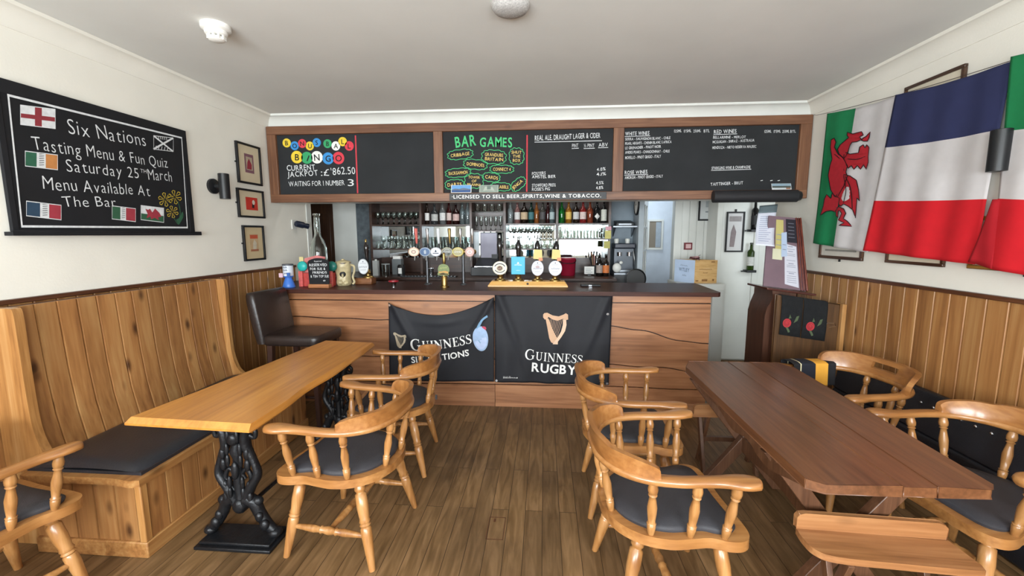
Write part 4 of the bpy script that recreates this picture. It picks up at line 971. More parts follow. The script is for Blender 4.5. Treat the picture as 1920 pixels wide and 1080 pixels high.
# ------------------------------------------------------------------ LEFT BLACKBOARD
t = thing('event_blackboard', 'large blackboard chalked with a quiz night notice and small flags on the left wall', 'blackboard', (XL+.004, 2.59, 1.60)); o = t.location
m = MB(); m.box(0, .02, 2.015-o.y, 3.165-o.y, .02, .79); bd = m.build('board', M_slate2, t, bevel=.003)
m = MB(); m.box(0, .05, 1.99-o.y, 3.20-o.y, 0, .02); m.box(.042, .05, 1.99-o.y, 3.20-o.y, .02, .028); m.build('chalk_ledge', M_slate2, t, bevel=.002)
m = MB(); m.box(.012, .024, 2.012-o.y, 3.168-o.y, .72, .79); m.box(.012, .024, 2.012-o.y, 2.04-o.y, .02, .72); m.box(.012, .024, 3.125-o.y, 3.168-o.y, .02, .72); m.build('board_frame', M_slate2, t, bevel=.002)
def lfr(d): return lambda a, b: (.0205+d, a-o.y, b-o.z)
def lp(x, y): p = at(x/2.7, 100+y/2.7, X=XL+.025); return (p.y, p.z)
m = MB()
q = [lp(38, 212), lp(917, 428), lp(946, 882), lp(108, 876)]; ribbon(m, q, .014, lfr(.0046), closed=True)
def lt(s, x0, y0, x1, y1, h):
    a = lp(x0, y0); b = lp(x1, y1); hh = lp((x0+x1)/2, (y0+y1)/2-h)[1]-lp((x0+x1)/2, (y0+y1)/2)[1]; text(m, s, a, b, hh, lfr(.001), jit=.09, gap=.2, bold=-.014)
lt('Six Nations', 350, 408, 740, 470, 72); lt('Tasting Menu & Fun Quiz', 168, 487, 850, 580, 62); lt('Saturday 25', 340, 598, 705, 632, 60); lt('TH', 712, 605, 742, 608, 20); lt('March', 752, 638, 872, 650, 56)
lt('Menu Available At', 222, 690, 760, 722, 62); lt('The Bar', 322, 778, 590, 776, 54)
m.build('chalk_lettering', M_chalk, t).parent = bd
fm = [M_chalk]+[chalk(h) for h in ('8a3038', '2c5e47', 'c08048', '2b4258', '9c3440', '2f5a40', 'cdb23a', '6e7072')]
def fl(x0, y0, x1, y1, bands, bord=True, extra=None):
    m = MB()
    G = lambda u, v: lp(x0+(x1-x0)*u, y0+(y1-y0)*v+(x1-x0)*u*.12)
    for k, (u0, v0, u1, v1, c) in enumerate(bands): m.flatpoly([G(u0, v0), G(u1, v0), G(u1, v1), G(u0, v1)], lfr(.001+.0004*k), c)
    ribbon(m, [G(0, 0), G(1, 0), G(1, 1), G(0, 1)], .005, lfr(.0026), 0, closed=True)
    if extra: extra(m, G)
    elif len(bands) == 3 and bands[0][2] < 1:
        a_, b_ = bands[1][0], bands[1][2]
        for k in range(6): ribbon(m, [G(a_+(b_-a_)*.25, .08+.15*k), G(a_+(b_-a_)*.8, .02+.15*k)], .004, lfr(.0024), 8)
    m.build('chalk_flag', fm, t).parent = bd
fl(102, 262, 278, 360, [(0, 0, 1, 1, 0), (.42, 0, .62, 1, 1), (0, .42, 1, .64, 1)])
fl(126, 495, 290, 570, [(0, 0, .36, 1, 2), (.36, 0, .64, 1, 0), (.64, 0, 1, 1, 3)])
fl(132, 748, 308, 822, [(0, 0, .40, 1, 4), (.40, 0, .66, 1, 0), (.66, 0, 1, 1, 5)])
fl(566, 772, 685, 838, [(0, 0, .36, 1, 6), (.36, 0, .60, 1, 0), (.60, 0, 1, 1, 5)])
def dr_(m, G): m.flatpoly([G(*p) for p in ((.2, .2), (.32, .25), (.4, .15), (.5, .4), (.62, .1), (.8, .35), (.9, .6), (.75, .7), (.8, .9), (.6, .75), (.45, .9), (.42, .7), (.25, .85), (.3, .55))], lfr(.002), 5)
fl(712, 770, 828, 842, [(0, 0, 1, .55, 0), (0, .55, 1, 1, 6)], True, dr_)
def sc_(m, G):
    ribbon(m, [G(0, 0), G(1, 1)], .012, lfr(.001), 0); ribbon(m, [G(0, 1), G(1, 0)], .012, lfr(.0012), 0)
    for k in range(5): ribbon(m, [G(.1+.15*k, .98), G(.14+.15*k, .72)], .004, lfr(.001), 0); ribbon(m, [G(.25+.1*k, .02), G(.28+.1*k, .2)], .004, lfr(.001), 0)
fl(777, 417, 876, 485, [], True, sc_)
m = MB()
for x, y, r in ((836, 740, 32), (884, 728, 32), (872, 803, 28)):
    for k in range(6):
        a = 2*pi*k/6+.3; p0 = (x+6*cos(a), y+6*sin(a)); p1 = (x+r*cos(a-.25), y+r*sin(a-.25)); p2 = (x+r*1.1*cos(a), y+r*1.1*sin(a)); p3 = (x+r*cos(a+.25), y+r*sin(a+.25))
        ribbon(m, [lp(*p0), lp(*p1), lp(*p2), lp(*p3)], .005, lfr(.001), 7, closed=True)
for pts in (((900, 750), (912, 800), (905, 865)), ((878, 830), (890, 850), (902, 866)), ((905, 866), (925, 830), (922, 805), (906, 850))): ribbon(m, cr([lp(*p)+(0,) for p in pts], 5), .006, lfr(.001), 6)
m.flatpoly([lp(890, 842), lp(905, 835), lp(926, 800), lp(920, 845), lp(904, 868)], lfr(.0012), 6)
m.build('chalk_daffodils', fm, t).parent = bd
# ------------------------------------------------------------------ FLAGS ON THE RIGHT WALL
XF = 2.352
def fold_x(y, z, ph=0): return .008*sin(y*26+ph+z*3)+.006*sin(y*11-z*2+ph)
def flag(name, label, tl, tr, bl, br, bands, vert, nu=40, nv=44, xo=0, ph=0, group=None, sag=.015):
    t = thing(name, label, 'flag', (XF, (tl[0]+tr[0])/2, min(bl[1], br[1]))); o = t.location
    def P(u, v, d=0):
        y = (tl[0]*(1-u)+tr[0]*u)*v+(bl[0]*(1-u)+br[0]*u)*(1-v); z = (tl[1]*(1-u)+tr[1]*u)*v+(bl[1]*(1-u)+br[1]*u)*(1-v)
        z -= sag*sin(pi*u)*v
        return (XF+xo+fold_x(y, z, ph)*(.35+.65*(1-v))-d-o.x, y-o.y, z-o.z)
    mats = [b[1] for b in bands]
    def mf(u, v):
        q = u if vert else 1-v
        for i, b in enumerate(bands):
            if q <= b[0]: return i
        return len(bands)-1
    ed = [b[0] for b in bands]
    m = MB(); m.grid(P, nu, nv, matf=mf); m.build('cloth', mats, t, solid=.0012); return t, P
def cloth(n, h):
    if n in MC: return MC[n]
    mm = plain(n, h, .8, noise=.05, nscale=14); b = mm.node_tree.nodes['Principled BSDF']
    nt = mm.node_tree; out = nt.nodes['Material Output']; tr = nt.nodes.new('ShaderNodeBsdfTranslucent'); mx = nt.nodes.new('ShaderNodeMixShader'); mx.inputs[0].default_value = .22
    tr.inputs[0].default_value = lin(h); nt.links.new(b.outputs[0], mx.inputs[1]); nt.links.new(tr.outputs[0], mx.inputs[2]); nt.links.new(mx.outputs[0], out.inputs[0]); return mm
FG, FW, FR, FB, FR2, FG2 = cloth('flag_green', '21905a'), cloth('flag_white', 'e6e2e2'), cloth('flag_red', 'e2202c'), cloth('flag_navy', '343a63'), cloth('flag_red_dark', 'c41f2b'), cloth('flag_green2', '1f8a52')
yz = lambda px, py: (lambda p: (p.y, p.z))(at(px, py, X=XF))
t, P = flag('dragon_flag', 'green and white flag with a red dragon hung sideways on the right wall', yz(1548, 213), yz(1684, 178), yz(1520, 456), yz(1622, 473), [(.455, FG), (1, FW)], True, xo=.012)
o = t.location
dragon = [
 [(197,378),(225,385),(258,375),(263,390),(250,398),(257,408),(240,418),(222,420),(212,435),(207,452),(200,470),(185,490),(165,470),(160,450),(170,430),(190,412),(205,400),(197,392)],
 [(256,412),(262,402),(272,396),(290,376),(286,400),(278,416),(264,416)],
 [(185,460),(215,470),(245,465),(250,440),(262,430),(268,445),(275,430),(286,442),(283,480),(285,505),(275,535),(262,515),(250,535),(240,518),(228,535),(220,518),(208,530),(200,515),(185,520)],
 [(135,410),(150,402),(156,420),(150,440),(162,470),(185,490),(205,520),(198,545),(205,562),(190,605),(165,640),(150,662),(130,620),(122,560),(130,520),(140,490),(132,440)],
 [(190,555),(215,562),(235,580),(243,620),(248,668),(237,655),(232,740),(220,705),(205,690),(190,680),(178,690),(165,680),(148,655),(165,620)],
 [(150,650),(170,655),(165,690),(150,715),(130,708),(110,712),(86,730),(100,690),(105,660),(115,640),(130,658),(135,636)],
 [(150,700),(170,692),(190,700),(197,720),(188,742),(200,752),(217,775),(170,771),(190,760),(168,748),(176,735),(182,720),(175,708),(165,712),(166,738),(155,730)]]
def dfr(d):
    def fn(a, b):
        y, z = yz(1500+a/2.25, 80+b/2.25); return (XF+.012+fold_x(y, z, 0)*.75-d-o.x, y-o.y, z-o.z)
    return fn
m = MB()
for k, pl in enumerate(dragon):
    # follow the folds: cut the outline into thin slices
    q = [(pl[i][0]+(pl[(i+1) % len(pl)][0]-pl[i][0])*s/3, pl[i][1]+(pl[(i+1) % len(pl)][1]-pl[i][1])*s/3) for i in range(len(pl)) for s in range(3)]
    m.flatpoly(q, dfr(.0095+.0004*k), 0); ribbon(m, q, 3.2, dfr(.0115+.0004*k), 1, closed=True)
for pts in ([(195, 560), (215, 610), (220, 700)], [(190, 565), (200, 620), (190, 675)], [(150, 470), (175, 500), (190, 540)], [(150, 560), (175, 580)], [(145, 600), (165, 612)], [(205, 490), (240, 492), (270, 480)]): ribbon(m, cr2(pts, 5), 3, dfr(.0145), 1)
m.build('dragon_emblem', [chalk('b3202c'), M_dk], t)
flag('tricolour_flag', 'blue white and red tricolour flag hung sideways, largest on the right wall', yz(1681, 178), yz(1903, 114), yz(1621, 470), yz(1826, 496), [(.325, FB), (.655, FW), (1, FR)], False, xo=-.006, ph=1.0)
flag('tricolour_flag', 'green white and red flag cut off at the right edge of the photo', yz(1908, 106), (1.86, 2.44), yz(1866, 504), (1.86, 1.36), [(.33, FG2), (.655, FW), (1, FR)], False, xo=-.028, ph=2.2)
ft = [q for q in COL.objects if q.name.startswith('tricolour_flag')][-1]; fo = ft.location; qd = [yz(1872, 374), yz(1896, 372), yz(1872, 505), yz(1824, 491)]
m = MB(); m.grid(lambda u, v: (XF-.026+.004*sin(u*5+v*4)-fo.x, ((qd[3][0]*(1-u)+qd[2][0]*u)*(1-v)+(qd[0][0]*(1-u)+qd[1][0]*u)*v)-fo.y, ((qd[3][1]*(1-u)+qd[2][1]*u)*(1-v)+(qd[0][1]*(1-u)+qd[1][1]*u)*v)-fo.z), 10, 12); m.build('folded_back_layer', FR2, ft, solid=.0012)
t = thing('bunting_cord', 'thin cord strung along the right wall carrying the flags', 'cord', (XR-.03, 3.0, 2.45)); o = t.location
m = MB(); m.tube(cr([Vector((XR-.02, 4.14, 2.652))-o, Vector((XF+.0, yz(1548, 213)[0], yz(1548, 213)[1]+.003))-o, Vector((XF+.0, yz(1684, 178)[0], yz(1684, 178)[1]))-o, Vector((XF, yz(1905, 112)[0], yz(1905, 112)[1]+.003))-o, Vector((XF, 1.8, 2.45))-o], 6), .002, 5); m.build('cord', M_shelf, t)
# ------------------------------------------------------------------ SCARF, STOOL, PEW END, LECTERN
t = thing('striped_scarf', 'black and gold striped scarf draped over the arm of the slotted chair', 'scarf', (1.79, 2.968, .735), radians(10)); o = t.location
def scarf(u, v):
    x = 1.66+u*.30; s = (v-.5)*.42           # across the arm
    if abs(s) < .06: y = s; z = .738-.35*s*s*2
    else: y = math.copysign(.06+.012*(abs(s)-.06)/.2, s); z = .7355-(abs(s)-.06)-.0
    if abs(s) < .06: z = .742-(s/.06)**4*.012
    return (x-.0-o.x, y+.004*sin(u*9+v*3), z-o.z+.003*sin(u*6))
m = MB(); bands = [(.16, 0), (.185, 1), (.50, 2), (.82, 3), (1, 0)]
m.grid(scarf, 40, 40, matf=lambda u, v: next(k for q, k in bands if u <= q)); m.build('scarf_cloth', [plain('scarf_black', '1a1a1d', .85), plain('scarf_cream', 'd8cfa8', .85), plain('scarf_navy', '191d28', .85), plain('scarf_gold', 'e0a23a', .8, noise=.08)], t, solid=.004, sharp=70)
t = thing('bar_stool', 'dark brown leather bar stool with low back at the left end of the bar', 'stool', (-2.10, 3.475, 0), radians(-2))
M_leg = wood('dark_stool_leg', '20120c', '36201a', '4a2f25', 2, .35, .2)
def cushion(m, x0, x1, y0, y1, z0, z1, r=.035, dome=.012):
    n = 10; rs = []
    def sec(z, ins): 
        P = []
        for cx, cy, a0 in ((x1-r, y1-r, 0), (x0+r, y1-r, 90), (x0+r, y0+r, 180), (x1-r, y0+r, 270)):
            for i in range(6): a = radians(a0+90*i/5); P.append((cx+(r-ins)*cos(a), cy+(r-ins)*sin(a), z))
        return P
    q = .022
    rs = [sec(z0, .02), sec(z0+q*.3, .006), sec(z0+q, 0), sec(z1-q, 0), sec(z1-q*.3, .007), sec(z1, .022)]
    m.rings(rs)
    c = Vector(((x0+x1)/2, (y0+y1)/2, z1)); rr = rs[-1]; rr2 = [tuple(Vector(p).lerp(c, .45)+Vector((0, 0, dome))) for p in rr]; m.rings([rr, rr2])
m = MB(); cushion(m, -.23, .27, -.215, .215, .685, .775, .06); m.build('seat', M_leather, t, sharp=60)
m = MB()
def bk(k):
    z = [.70, .80, .95, 1.05, 1.10, 1.125, 1.13][k]; lean = -(z-.70)*.16; th = [.035, .042, .042, .042, .04, .03, .012][k]; hw = [.215, .22, .222, .222, .218, .212, .20][k]
    x = -.235+lean; return [(x-th, -hw+.012, z), (x-th, hw-.012, z), (x-th+.012, hw, z), (x+th-.012, hw, z), (x+th, hw-.014, z), (x+th, -hw+.014, z), (x+th-.012, -hw, z), (x-th+.012, -hw, z)]
m.rings([bk(k) for k in range(7)]); m.build('backrest', M_leather, t, sharp=55)
for sx, sy in ((-1, -1), (-1, 1), (1, -1), (1, 1)):
    m = MB(); a = Vector((.02+sx*.19, sy*.17, .69)); b = Vector((.02+sx*.215, sy*.195, 0)); m.rings([[p+Vector((dx*k, dy*k, 0)) for dx, dy in ((-1, -1), (1, -1), (1, 1), (-1, 1))] for p, k in ((b, .017), (a, .022))]); m.build('leg', M_leg, t)
for a, b in (((-.19, -.187), (.23, -.187)), ((-.19, .187), (.23, .187)), ((.23, -.187), (.23, .187)), ((-.19, -.187), (-.19, .187))):
    m = MB(); m.tube([(a[0], a[1], .25), (b[0], b[1], .25)], .012, 8); m.build('foot_rail', M_leg, t)
# pew end
t = thing('pew_end_panel', 'brown slanting-topped pew end panel with metal latch against the right wall', 'panel', (2.13, 3.52, 0)); o = t.location
m = MB(); m.prism([(1.86, 0), (2.335, 0), (2.335, 1.045), (1.86, 1.115)], 3.505, 3.535, lambda a, b, q: (a-o.x, q-o.y, b)); m.build('panel', wood('pew_brown', '332012', '553a20', '6b4c2d', 2, .45, .2), t, bevel=.004)
m = MB(); m.prism([(2.336, 0), (2.366, 0), (2.366, 1.05), (2.336, 1.055)], 3.47, 3.54, lambda a, b, q: (a-o.x, q-o.y, b)); m.build('post', M_pine_end, t, bevel=.004)
m = MB(); m.tube([(x-o.x, 3.499-o.y, z) for x, z in ((2.235, .88), (2.25, .895), (2.31, .895), (2.315, .87), (2.26, .862))], .004, 6); m.box(2.225-o.x, 2.245-o.x, 3.497-o.y, 3.505-o.y, .865, .89); m.build('latch', M_chrome, t)
# towels over the pew end
M_tow = plain('black_towel', '17191b', .95, noise=.2, nscale=30, bump=.3, bscale=200)
for x0, x1, zt, zb, lab in ((1.885, 2.045, 1.108, .80, 'black bar towel with a red rose over the pew end, next to the lectern'), (2.055, 2.235, 1.083, .775, 'black bar towel with a red rose over the pew end, nearer the wall')):
    t = thing('bar_towel', lab, 'towel', ((x0+x1)/2, 3.50, zt), 0, 'rose towels on the pew end'); o = t.location
    m = MB(); zs = [(3.494, zb), (3.492, zb+.1), (3.493, zt-.05), (3.495, zt+.001), (3.502, zt+.010), (3.520, zt+.012), (3.538, zt+.010), (3.545, zt), (3.546, zt-.2)]
    m.grid(lambda u, v: (x0+u*(x1-x0)+.004*sin(v*7)-o.x, zs[min(int(v*8+.01), 8)][0]-.004*abs(sin(u*8))-o.y, zs[min(int(v*8+.01), 8)][1]-(u*(x1-x0))*.14+.0-o.z), 12, 8); m.build('towel_cloth', M_tow, t, solid=.005, sharp=70)
    m = MB(); cx = (x0+x1)/2-.01; cz = zb+.095; f_ = lambda d: (lambda a, b: (a-o.x, 3.484-d-o.y, b-o.z))
    disc(m, (cx-.02, cz), .032, f_(0), 0, ry=.036); m.flatpoly([(cx+.03, cz+.0), (cx+.05, cz+.055), (cx+.07, cz+.06), (cx+.06, cz+.02)], f_(0), 1); ribbon(m, cr2([(cx-.02, cz-.035), (cx-.005, cz-.06), (cx+.0, cz-.075)], 4), .016, f_(0), 1); m.flatpoly([(cx-.01, cz+.035), (cx, cz+.07), (cx+.012, cz+.04)], f_(0), 1)
    for k in range(3): ribbon(m, arcp(cx-.02, cz, .024-.007*k, .026-.007*k, 20+70*k, 290+70*k, 14), .003, f_(.001), 2)
    m.build('rose_emblem', [chalk('b03238'), chalk('4d5b40'), chalk('7d1f26')], t)
# lectern with sloping notice board
t = thing('lectern', 'dark wooden lectern cabinet with sloping top by the hall', 'lectern', (1.95, 3.78, 0)); o = t.location
pf = [(1.825, 0), (2.06, 0), (2.06, 1.12), (1.87, 1.150), (1.868, 1.08), (1.84, 1.0), (1.825, .93)]
m = MB(); m.prism(pf, 3.60, 3.90, lambda a, b, q: (a-o.x, q-o.y, b)); m.build('cabinet', wood('lectern_dark', '2c1a13', '4a2d20', '5c3d2d', 2, .35, .3), t, bevel=.006)
m = MB(); m.rings([[(1.815-o.x, y-o.y, 1.167+z), (2.20-o.x, y-o.y, 1.118+z), (2.20-o.x, y-o.y, 1.100+z), (1.815-o.x, y-o.y, 1.149+z)] for y, z in ((3.58, 0), (3.93, 0))]); m.build('sloping_ledge', wood('lectern_ledge', '2a1410', '452019', '5a2d22', 0, .25, .4), t, bevel=.004)
# notice board leaning
t = thing('notice_board', 'leaning purple-brown board pinned with menus and papers on the lectern', 'notice board', (1.97, 3.76, 1.14)); o = t.location
BL, BR_, TR_, TL_ = Vector((1.82, 3.66, 1.172)), Vector((2.165, 3.66, 1.130)), Vector((2.20, 3.90, 1.735)), Vector((1.945, 3.90, 1.76))
def bp_(u, v, d=0):
    n = (BR_-BL).cross(TL_-BL).normalized()
    return (BL*(1-u)+BR_*u)*(1-v)+(TL_*(1-u)+TR_*u)*v+n*(-d if n.y > 0 else d)-o
m = MB(); m.rings([[bp_(u, v, d) for u, v in ((0, 0), (1, 0), (1, 1), (0, 1))] for d in (-.012, 0)]); m.build('board', plain('board_mauve', '75616a', .55, noise=.06), t)
M_rw = wood('red_frame', '4a2018', '6a3226', '8a4a38', 2, .35, .3)
for u0, u1, d in ((.86, .895, .012), (.925, .96, .012), (.985, 1.03, .016)):
    m = MB(); m.rings([[bp_(u, v, dd) for u, v in ((u0, 0), (u1, 0), (u1, 1), (u0, 1))] for dd in (-.012, d)]); m.build('frame_strip', M_rw, t, bevel=.003)
def sheet(name, u0, v0, u1, v1, hexc, d, lines, tilt=0):
    m = MB(); m.add([bp_(u0, v0, d), bp_(u1, v0-tilt, d), bp_(u1, v1-tilt, d), bp_(u0, v1, d)], [(0, 1, 2, 3)]); pg = m.build(name, plain('sheet_'+hexc, hexc, .4, noise=.03), t)
    if lines:
        m = MB()
        for a, b, vv, h in lines: m.add([bp_(u0+(u1-u0)*a, v0+(v1-v0)*vv, d+.001), bp_(u0+(u1-u0)*b, v0+(v1-v0)*vv, d+.001), bp_(u0+(u1-u0)*b, v0+(v1-v0)*(vv+h), d+.001), bp_(u0+(u1-u0)*a, v0+(v1-v0)*(vv+h), d+.001)], [(0, 1, 2, 3)])
        q = m.build('printed_lines', chalk('8d93a3' if hexc != '2b2c34' else '6b6d78'), t); q.parent = pg
sheet('menu_card', .50, .06, .83, .62, 'c9cbd6', .002, [(.15, .85, v, .012) for v in (.05, .10, .15, .20, .30, .42, .46, .58, .70, .74, .86)]+[(.3, .7, v, .02) for v in (.26, .50, .80, .92)], .03)
sheet('chalk_card', .55, .64, .86, .97, '2b2c34', .003, [(.2, .8, v, .03) for v in (.2, .35, .5, .65, .8)])
sheet('yellow_sheet', .24, .46, .47, .95, 'bdb473', .003, [(.1, .8, v, .02) for v in (.25, .4, .55)])
sheet('pale_sheet', .17, .38, .43, .53, 'cfcfb2', .005, [])
sheet('blue_leaflet', .40, .42, .56, .76, 'aebfd6', .008, [(.2, .8, .3, .03), (.2, .8, .5, .03)], -.02)
# sheet hanging from the board
t = thing('hanging_sheet', 'white receipt sheet hanging in front of the notice board', 'paper', (1.95, 3.85, 1.50)); o = t.location
qs = [at(1424, 386, Y=4.05), at(1458, 383, Y=4.05), at(1450, 462, Y=3.70), at(1415, 459, Y=3.70)]
def hs(u, v, y=0): p = (qs[3]*(1-u)+qs[2]*u)*(1-v)+(qs[0]*(1-u)+qs[1]*u)*v; return (p.x-o.x, p.y-o.y+y+.012*sin(v*3.1)-.02*math.exp(-v*9), p.z-o.z)
m = MB(); m.grid(lambda u, v: hs(u, v*.82), 6, 20); m.build('sheet', plain('receipt', 'dfe4f2', .7, noise=.05), t, solid=.001)
m = MB(); m.grid(lambda u, v: hs(u, .80+v*.2, -.004), 4, 4); m.build('clip_strip', plain('grey_green_clip', '64747a', .4), t, solid=.002)
m = MB()
for v in [.1+.05*k for k in range(13)]: m.add([hs(.15, v, -.002), hs(.8-.2*(int(v*100) % 3)/2, v, -.002), hs(.8-.2*(int(v*100) % 3)/2, v+.012, -.002), hs(.15, v+.012, -.002)], [(0, 1, 2, 3)])
m.build('handwriting', chalk('9aa4c4'), t)
# ------------------------------------------------------------------ BAR-TOP ITEMS
ZT = 1.1025
def tx(px, Y, py=470): return at(px, py, Y=Y).x
def tz(py, Y, px=900): return at(px, py, Y=Y).z
# four hand pumps on a plinth
Yp = 4.12
x0, x1 = tx(917, Yp, 530), tx(1064, Yp, 530)
t = thing('pump_plinth', 'pale oak plinth under the four hand pumps on the bar', 'plinth', ((x0+x1)/2, Yp, ZT)); o = t.location
m = MB(); W = (x1-x0)/2; m.rings([[(-W, -.10, 0), (W, -.10, 0), (W, .10, 0), (-W, .10, 0)], [(-W, -.10, .012), (W, -.10, .012), (W, .10, .012), (-W, .10, .012)], [(-W+.03, -.07, .052), (W-.03, -.07, .052), (W-.03, .07, .052), (-W+.03, .07, .052)]]); m.build('block', wood('plinth_oak', 'b8853f', 'd4a158', 'e2b570', 0, .35, .3, vary=.05), t, bevel=.003)
m = MB(); m.lathe([(.006, 0), (.011, 0), (.011, .003), (.006, .003)], 16, T=Matrix.Translation((.0, -.087, .03)) @ Matrix.Rotation(radians(70), 4, 'X')); m.build('badge_ring', M_shelf, t)
ZP = ZT+.052
HAND = [(0, .012), (.10, .014), (.3, .017), (.5, .022), (.68, .028), (.8, .027), (.9, .019), (.94, .014), (1, .011)]
M_hand = plain('black_handle', '151214', .15, coat=.6, noise=0)
def hand_pump(label, px, Y, z0, ztop, clip, lean=0, tip='c', sc=1, group='hand pumps on the bar'):
    x = tx(px, Y, 500); t = thing('hand_pump', label, 'beer pump', (x, Y, z0), 0, group)
    m = MB(); m.lathe([(.0, 0), (.055, 0), (.056, .008), (.046, .016), (.028, .024), (.026, .05), (.030, .054), (.024, .06), (.022, .085), (.0, .086)], 24); m.build('brass_collar', M_brass, t, sharp=60)
    m = MB(); zt = ztop-z0; m.turned((0, 0, .08), (lean*.3, 0, .16), [(0, .012), (1, .012)]); m.turned((lean*.3, 0, .15), (lean, 0, zt-.03), HAND, 16); m.build('handle', M_hand, t, sharp=60)
    m = MB(); m.turned((lean, 0, zt-.035), (lean*1.05, 0, zt), [(0, .010), (.2, .013), (.4, .009), (.7, .012), (1, .004)], 14); m.build('handle_tip', M_brass if tip == 'b' else M_chrome, t, sharp=60)
    clip(t); return t
def clip_round(cx, cz, rx, rz, fill, rim, draw=None, y=-.035):
    def f(t):
        m = MB(); T = Matrix.Translation((cx, y, cz)) @ Matrix.Rotation(radians(90), 4, 'X'); m.lathe([(0, 0), (1, 0), (1, .006), (0, .006)], 36, T=T @ Matrix.Diagonal((rx, rz, 1, 1)))
        m.add([], []); fr = lambda d: (lambda a, b: (cx+a, y-.0065-d, cz+b))
        mats = [plain('clip_'+rim, rim, .35), plain('clip_'+fill, fill, .35)]
        disc(m, (0, 0), rx*.90, fr(0), 1, ry=rz*.90)
        if draw: draw(m, fr, mats)
        m.build('pump_clip', mats, t)
        m = MB(); m.box(cx-.008, cx+.008, y-.001, .0, cz-.02, cz+.02); m.build('clip_bracket', M_chrome, t)
    return f
def d_ring(m, fr, mats):
    mats.append(chalk('6b4a42')); mats.append(chalk('4a4a46')); mats.append(chalk('c9c2ae')); disc(m, (0, -.002), .036, fr(.0008), 4, ry=.030); disc(m, (0, -.002), .024, fr(.0014), 2, ry=.021); ribbon(m, arcp(0, 0, .052, .042, 20, 160, 20), .009, fr(.001), 3); ribbon(m, arcp(0, 0, .052, .042, 205, 335, 20), .008, fr(.001), 3)
    text(m, '65', (-.014, -.013), (.014, -.013), .022, fr(.002), 4)
def d_oval(word, mid):
    def f(m, fr, mats):
        mats.append(chalk('6e7180')); mats.append(chalk('b9a4a8'))
        disc(m, (0, .050), .006, fr(.001), 2); scrawl(m, (-.03, .030), (.03, .030), .008, fr(.001), 2, .3, word); scrawl(m, (-.040, -.012), (.040, -.012), .018, fr(.001), 2, .3, word+1); scrawl(m, (-.026, -.038), (.026, -.038), .009, fr(.001), 2, .3, word+2)
        if mid: disc(m, (0, .012), .02, fr(.0008), 3, ry=.012)
    return f
def clip_square(t):
    m = MB(); m.box(-.066, .066, -.045, -.038, .065, .235); m.build('pump_clip', plain('clip_cyan', '35aee0', .4, noise=.02), t, bevel=.002)
    m = MB(); fr = lambda a, b: (a, -.0465, b); scrawl(m, (-.034, .150), (.034, .150), .012, fr, 0, .4, 5); m.flatpoly([(-.012, .166), (.012, .166), (.006, .178), (0, .186), (-.006, .178)], fr); scrawl(m, (-.02, .10), (.02, .10), .005, fr, 0, .4, 6); m.build('clip_lettering', M_brightchalk, t)
    m = MB(); m.box(-.008, .008, -.038, 0, .09, .12); m.build('clip_bracket', M_chrome, t)
hand_pump('hand pump with round cream 65 badge, leftmost on the oak plinth', 938, Yp, ZP, 1.60, clip_round(0, .125, .071, .066, 'e6e0d0', 'cfc6ac', d_ring), -.006)
hand_pump('hand pump with square bright blue badge on the oak plinth', 972, Yp, ZP, 1.58, clip_square)
def with_notes(f, dx):
    def g(t):
        f(t)
        m = MB(); m.rings([[(dx-.042, y, .215), (dx+.046, y, .205), (dx+.042, y, .30), (dx-.036, y, .305)] for y in (-.03, -.028)]); m.build('yellow_note', plain('sticky_yellow', 'd9cc8a', .8), t)
        m = MB(); m.rings([[(dx+.01, y, .19), (dx+.05, y, .198), (dx+.046, y, .225), (dx+.01, y, .225)] for y in (-.034, -.032)]); m.build('pink_note', plain('sticky_pink', 'dc9a78', .8), t)
    return g
hand_pump('hand pump with pinkish oval badge and yellow note, third on the plinth', 1008, Yp, ZP, 1.575, with_notes(clip_round(0, .125, .058, .073, 'dedde6', 'c3c1cc', d_oval(11, True)), 0), -.004)
hand_pump('hand pump with grey-white oval badge and yellow note, rightmost on the plinth', 1041, Yp, ZP, 1.57, with_notes(clip_round(0, .125, .063, .073, 'dfe2ea', 'c3c6cf', d_oval(21, False)), .006), .01)
# single pump at the left
x = tx(683, 4.2, 520); t = thing('pump_block', 'brown wooden block under the lone hand pump', 'plinth', (x, 4.2, ZT)); m = MB(); m.box(-.075, .10, -.06, .06, 0, .065); m.build('block', wood('pump_block_wood', '4a2a14', '70421f', '8a5a30', 0, .35, .3), t, bevel=.006)
hand_pump('lone hand pump with white oval badge near the left end of the bar', 690, 4.2, ZT+.065, 1.56, clip_round(-.033, .115, .055, .078, 'dcdfe2', 'b9bcc0', d_oval(31, False)), -.012, 'b', group=None)
# T-bar font with six lenses
Yf = 4.16; xa, xb = tx(766, Yf, 472), tx(890, Yf, 472); zb_ = tz(472, Yf, 830)
t = thing('lager_font', 'brass T-bar beer font with six oval badges and taps', 'beer font', ((xa+xb)/2, Yf, ZT)); o = t.location; zb_ -= ZT
m = MB(); m.tube([(xa+.03-o.x, 0, zb_), (xb-.02-o.x, 0, zb_)], .022, 14); m.ball((xa+.02-o.x, 0, zb_), .03, .026, .026); m.ball((xb-.005-o.x, 0, zb_), .024, .024, .024); m.build('crossbar', M_brass, t, sharp=60)
for k, px in enumerate((800, 868)):
    xx = tx(px, Yf, 480)-o.x; m = MB(); m.lathe([(0, 0), (.035, 0), (.032, .010), (.016, .018), (.013, zb_), (0, zb_)], 20, c=(xx, .01, 0)); m.build('column', plain('dull_steel', '55575a', .35, .8), t, sharp=60)
fills = [('e3cdbb', 'c9a892'), ('2f5480', '9aa6b4'), ('e2e4ea', 'b8bac2'), ('55584e', 'a6a48c'), ('8c8246', 'cdbb62'), ('b99086', 'a07a70')]
hk = ['red', 'steel', 'white', 'brass', 'steel', 'steel']
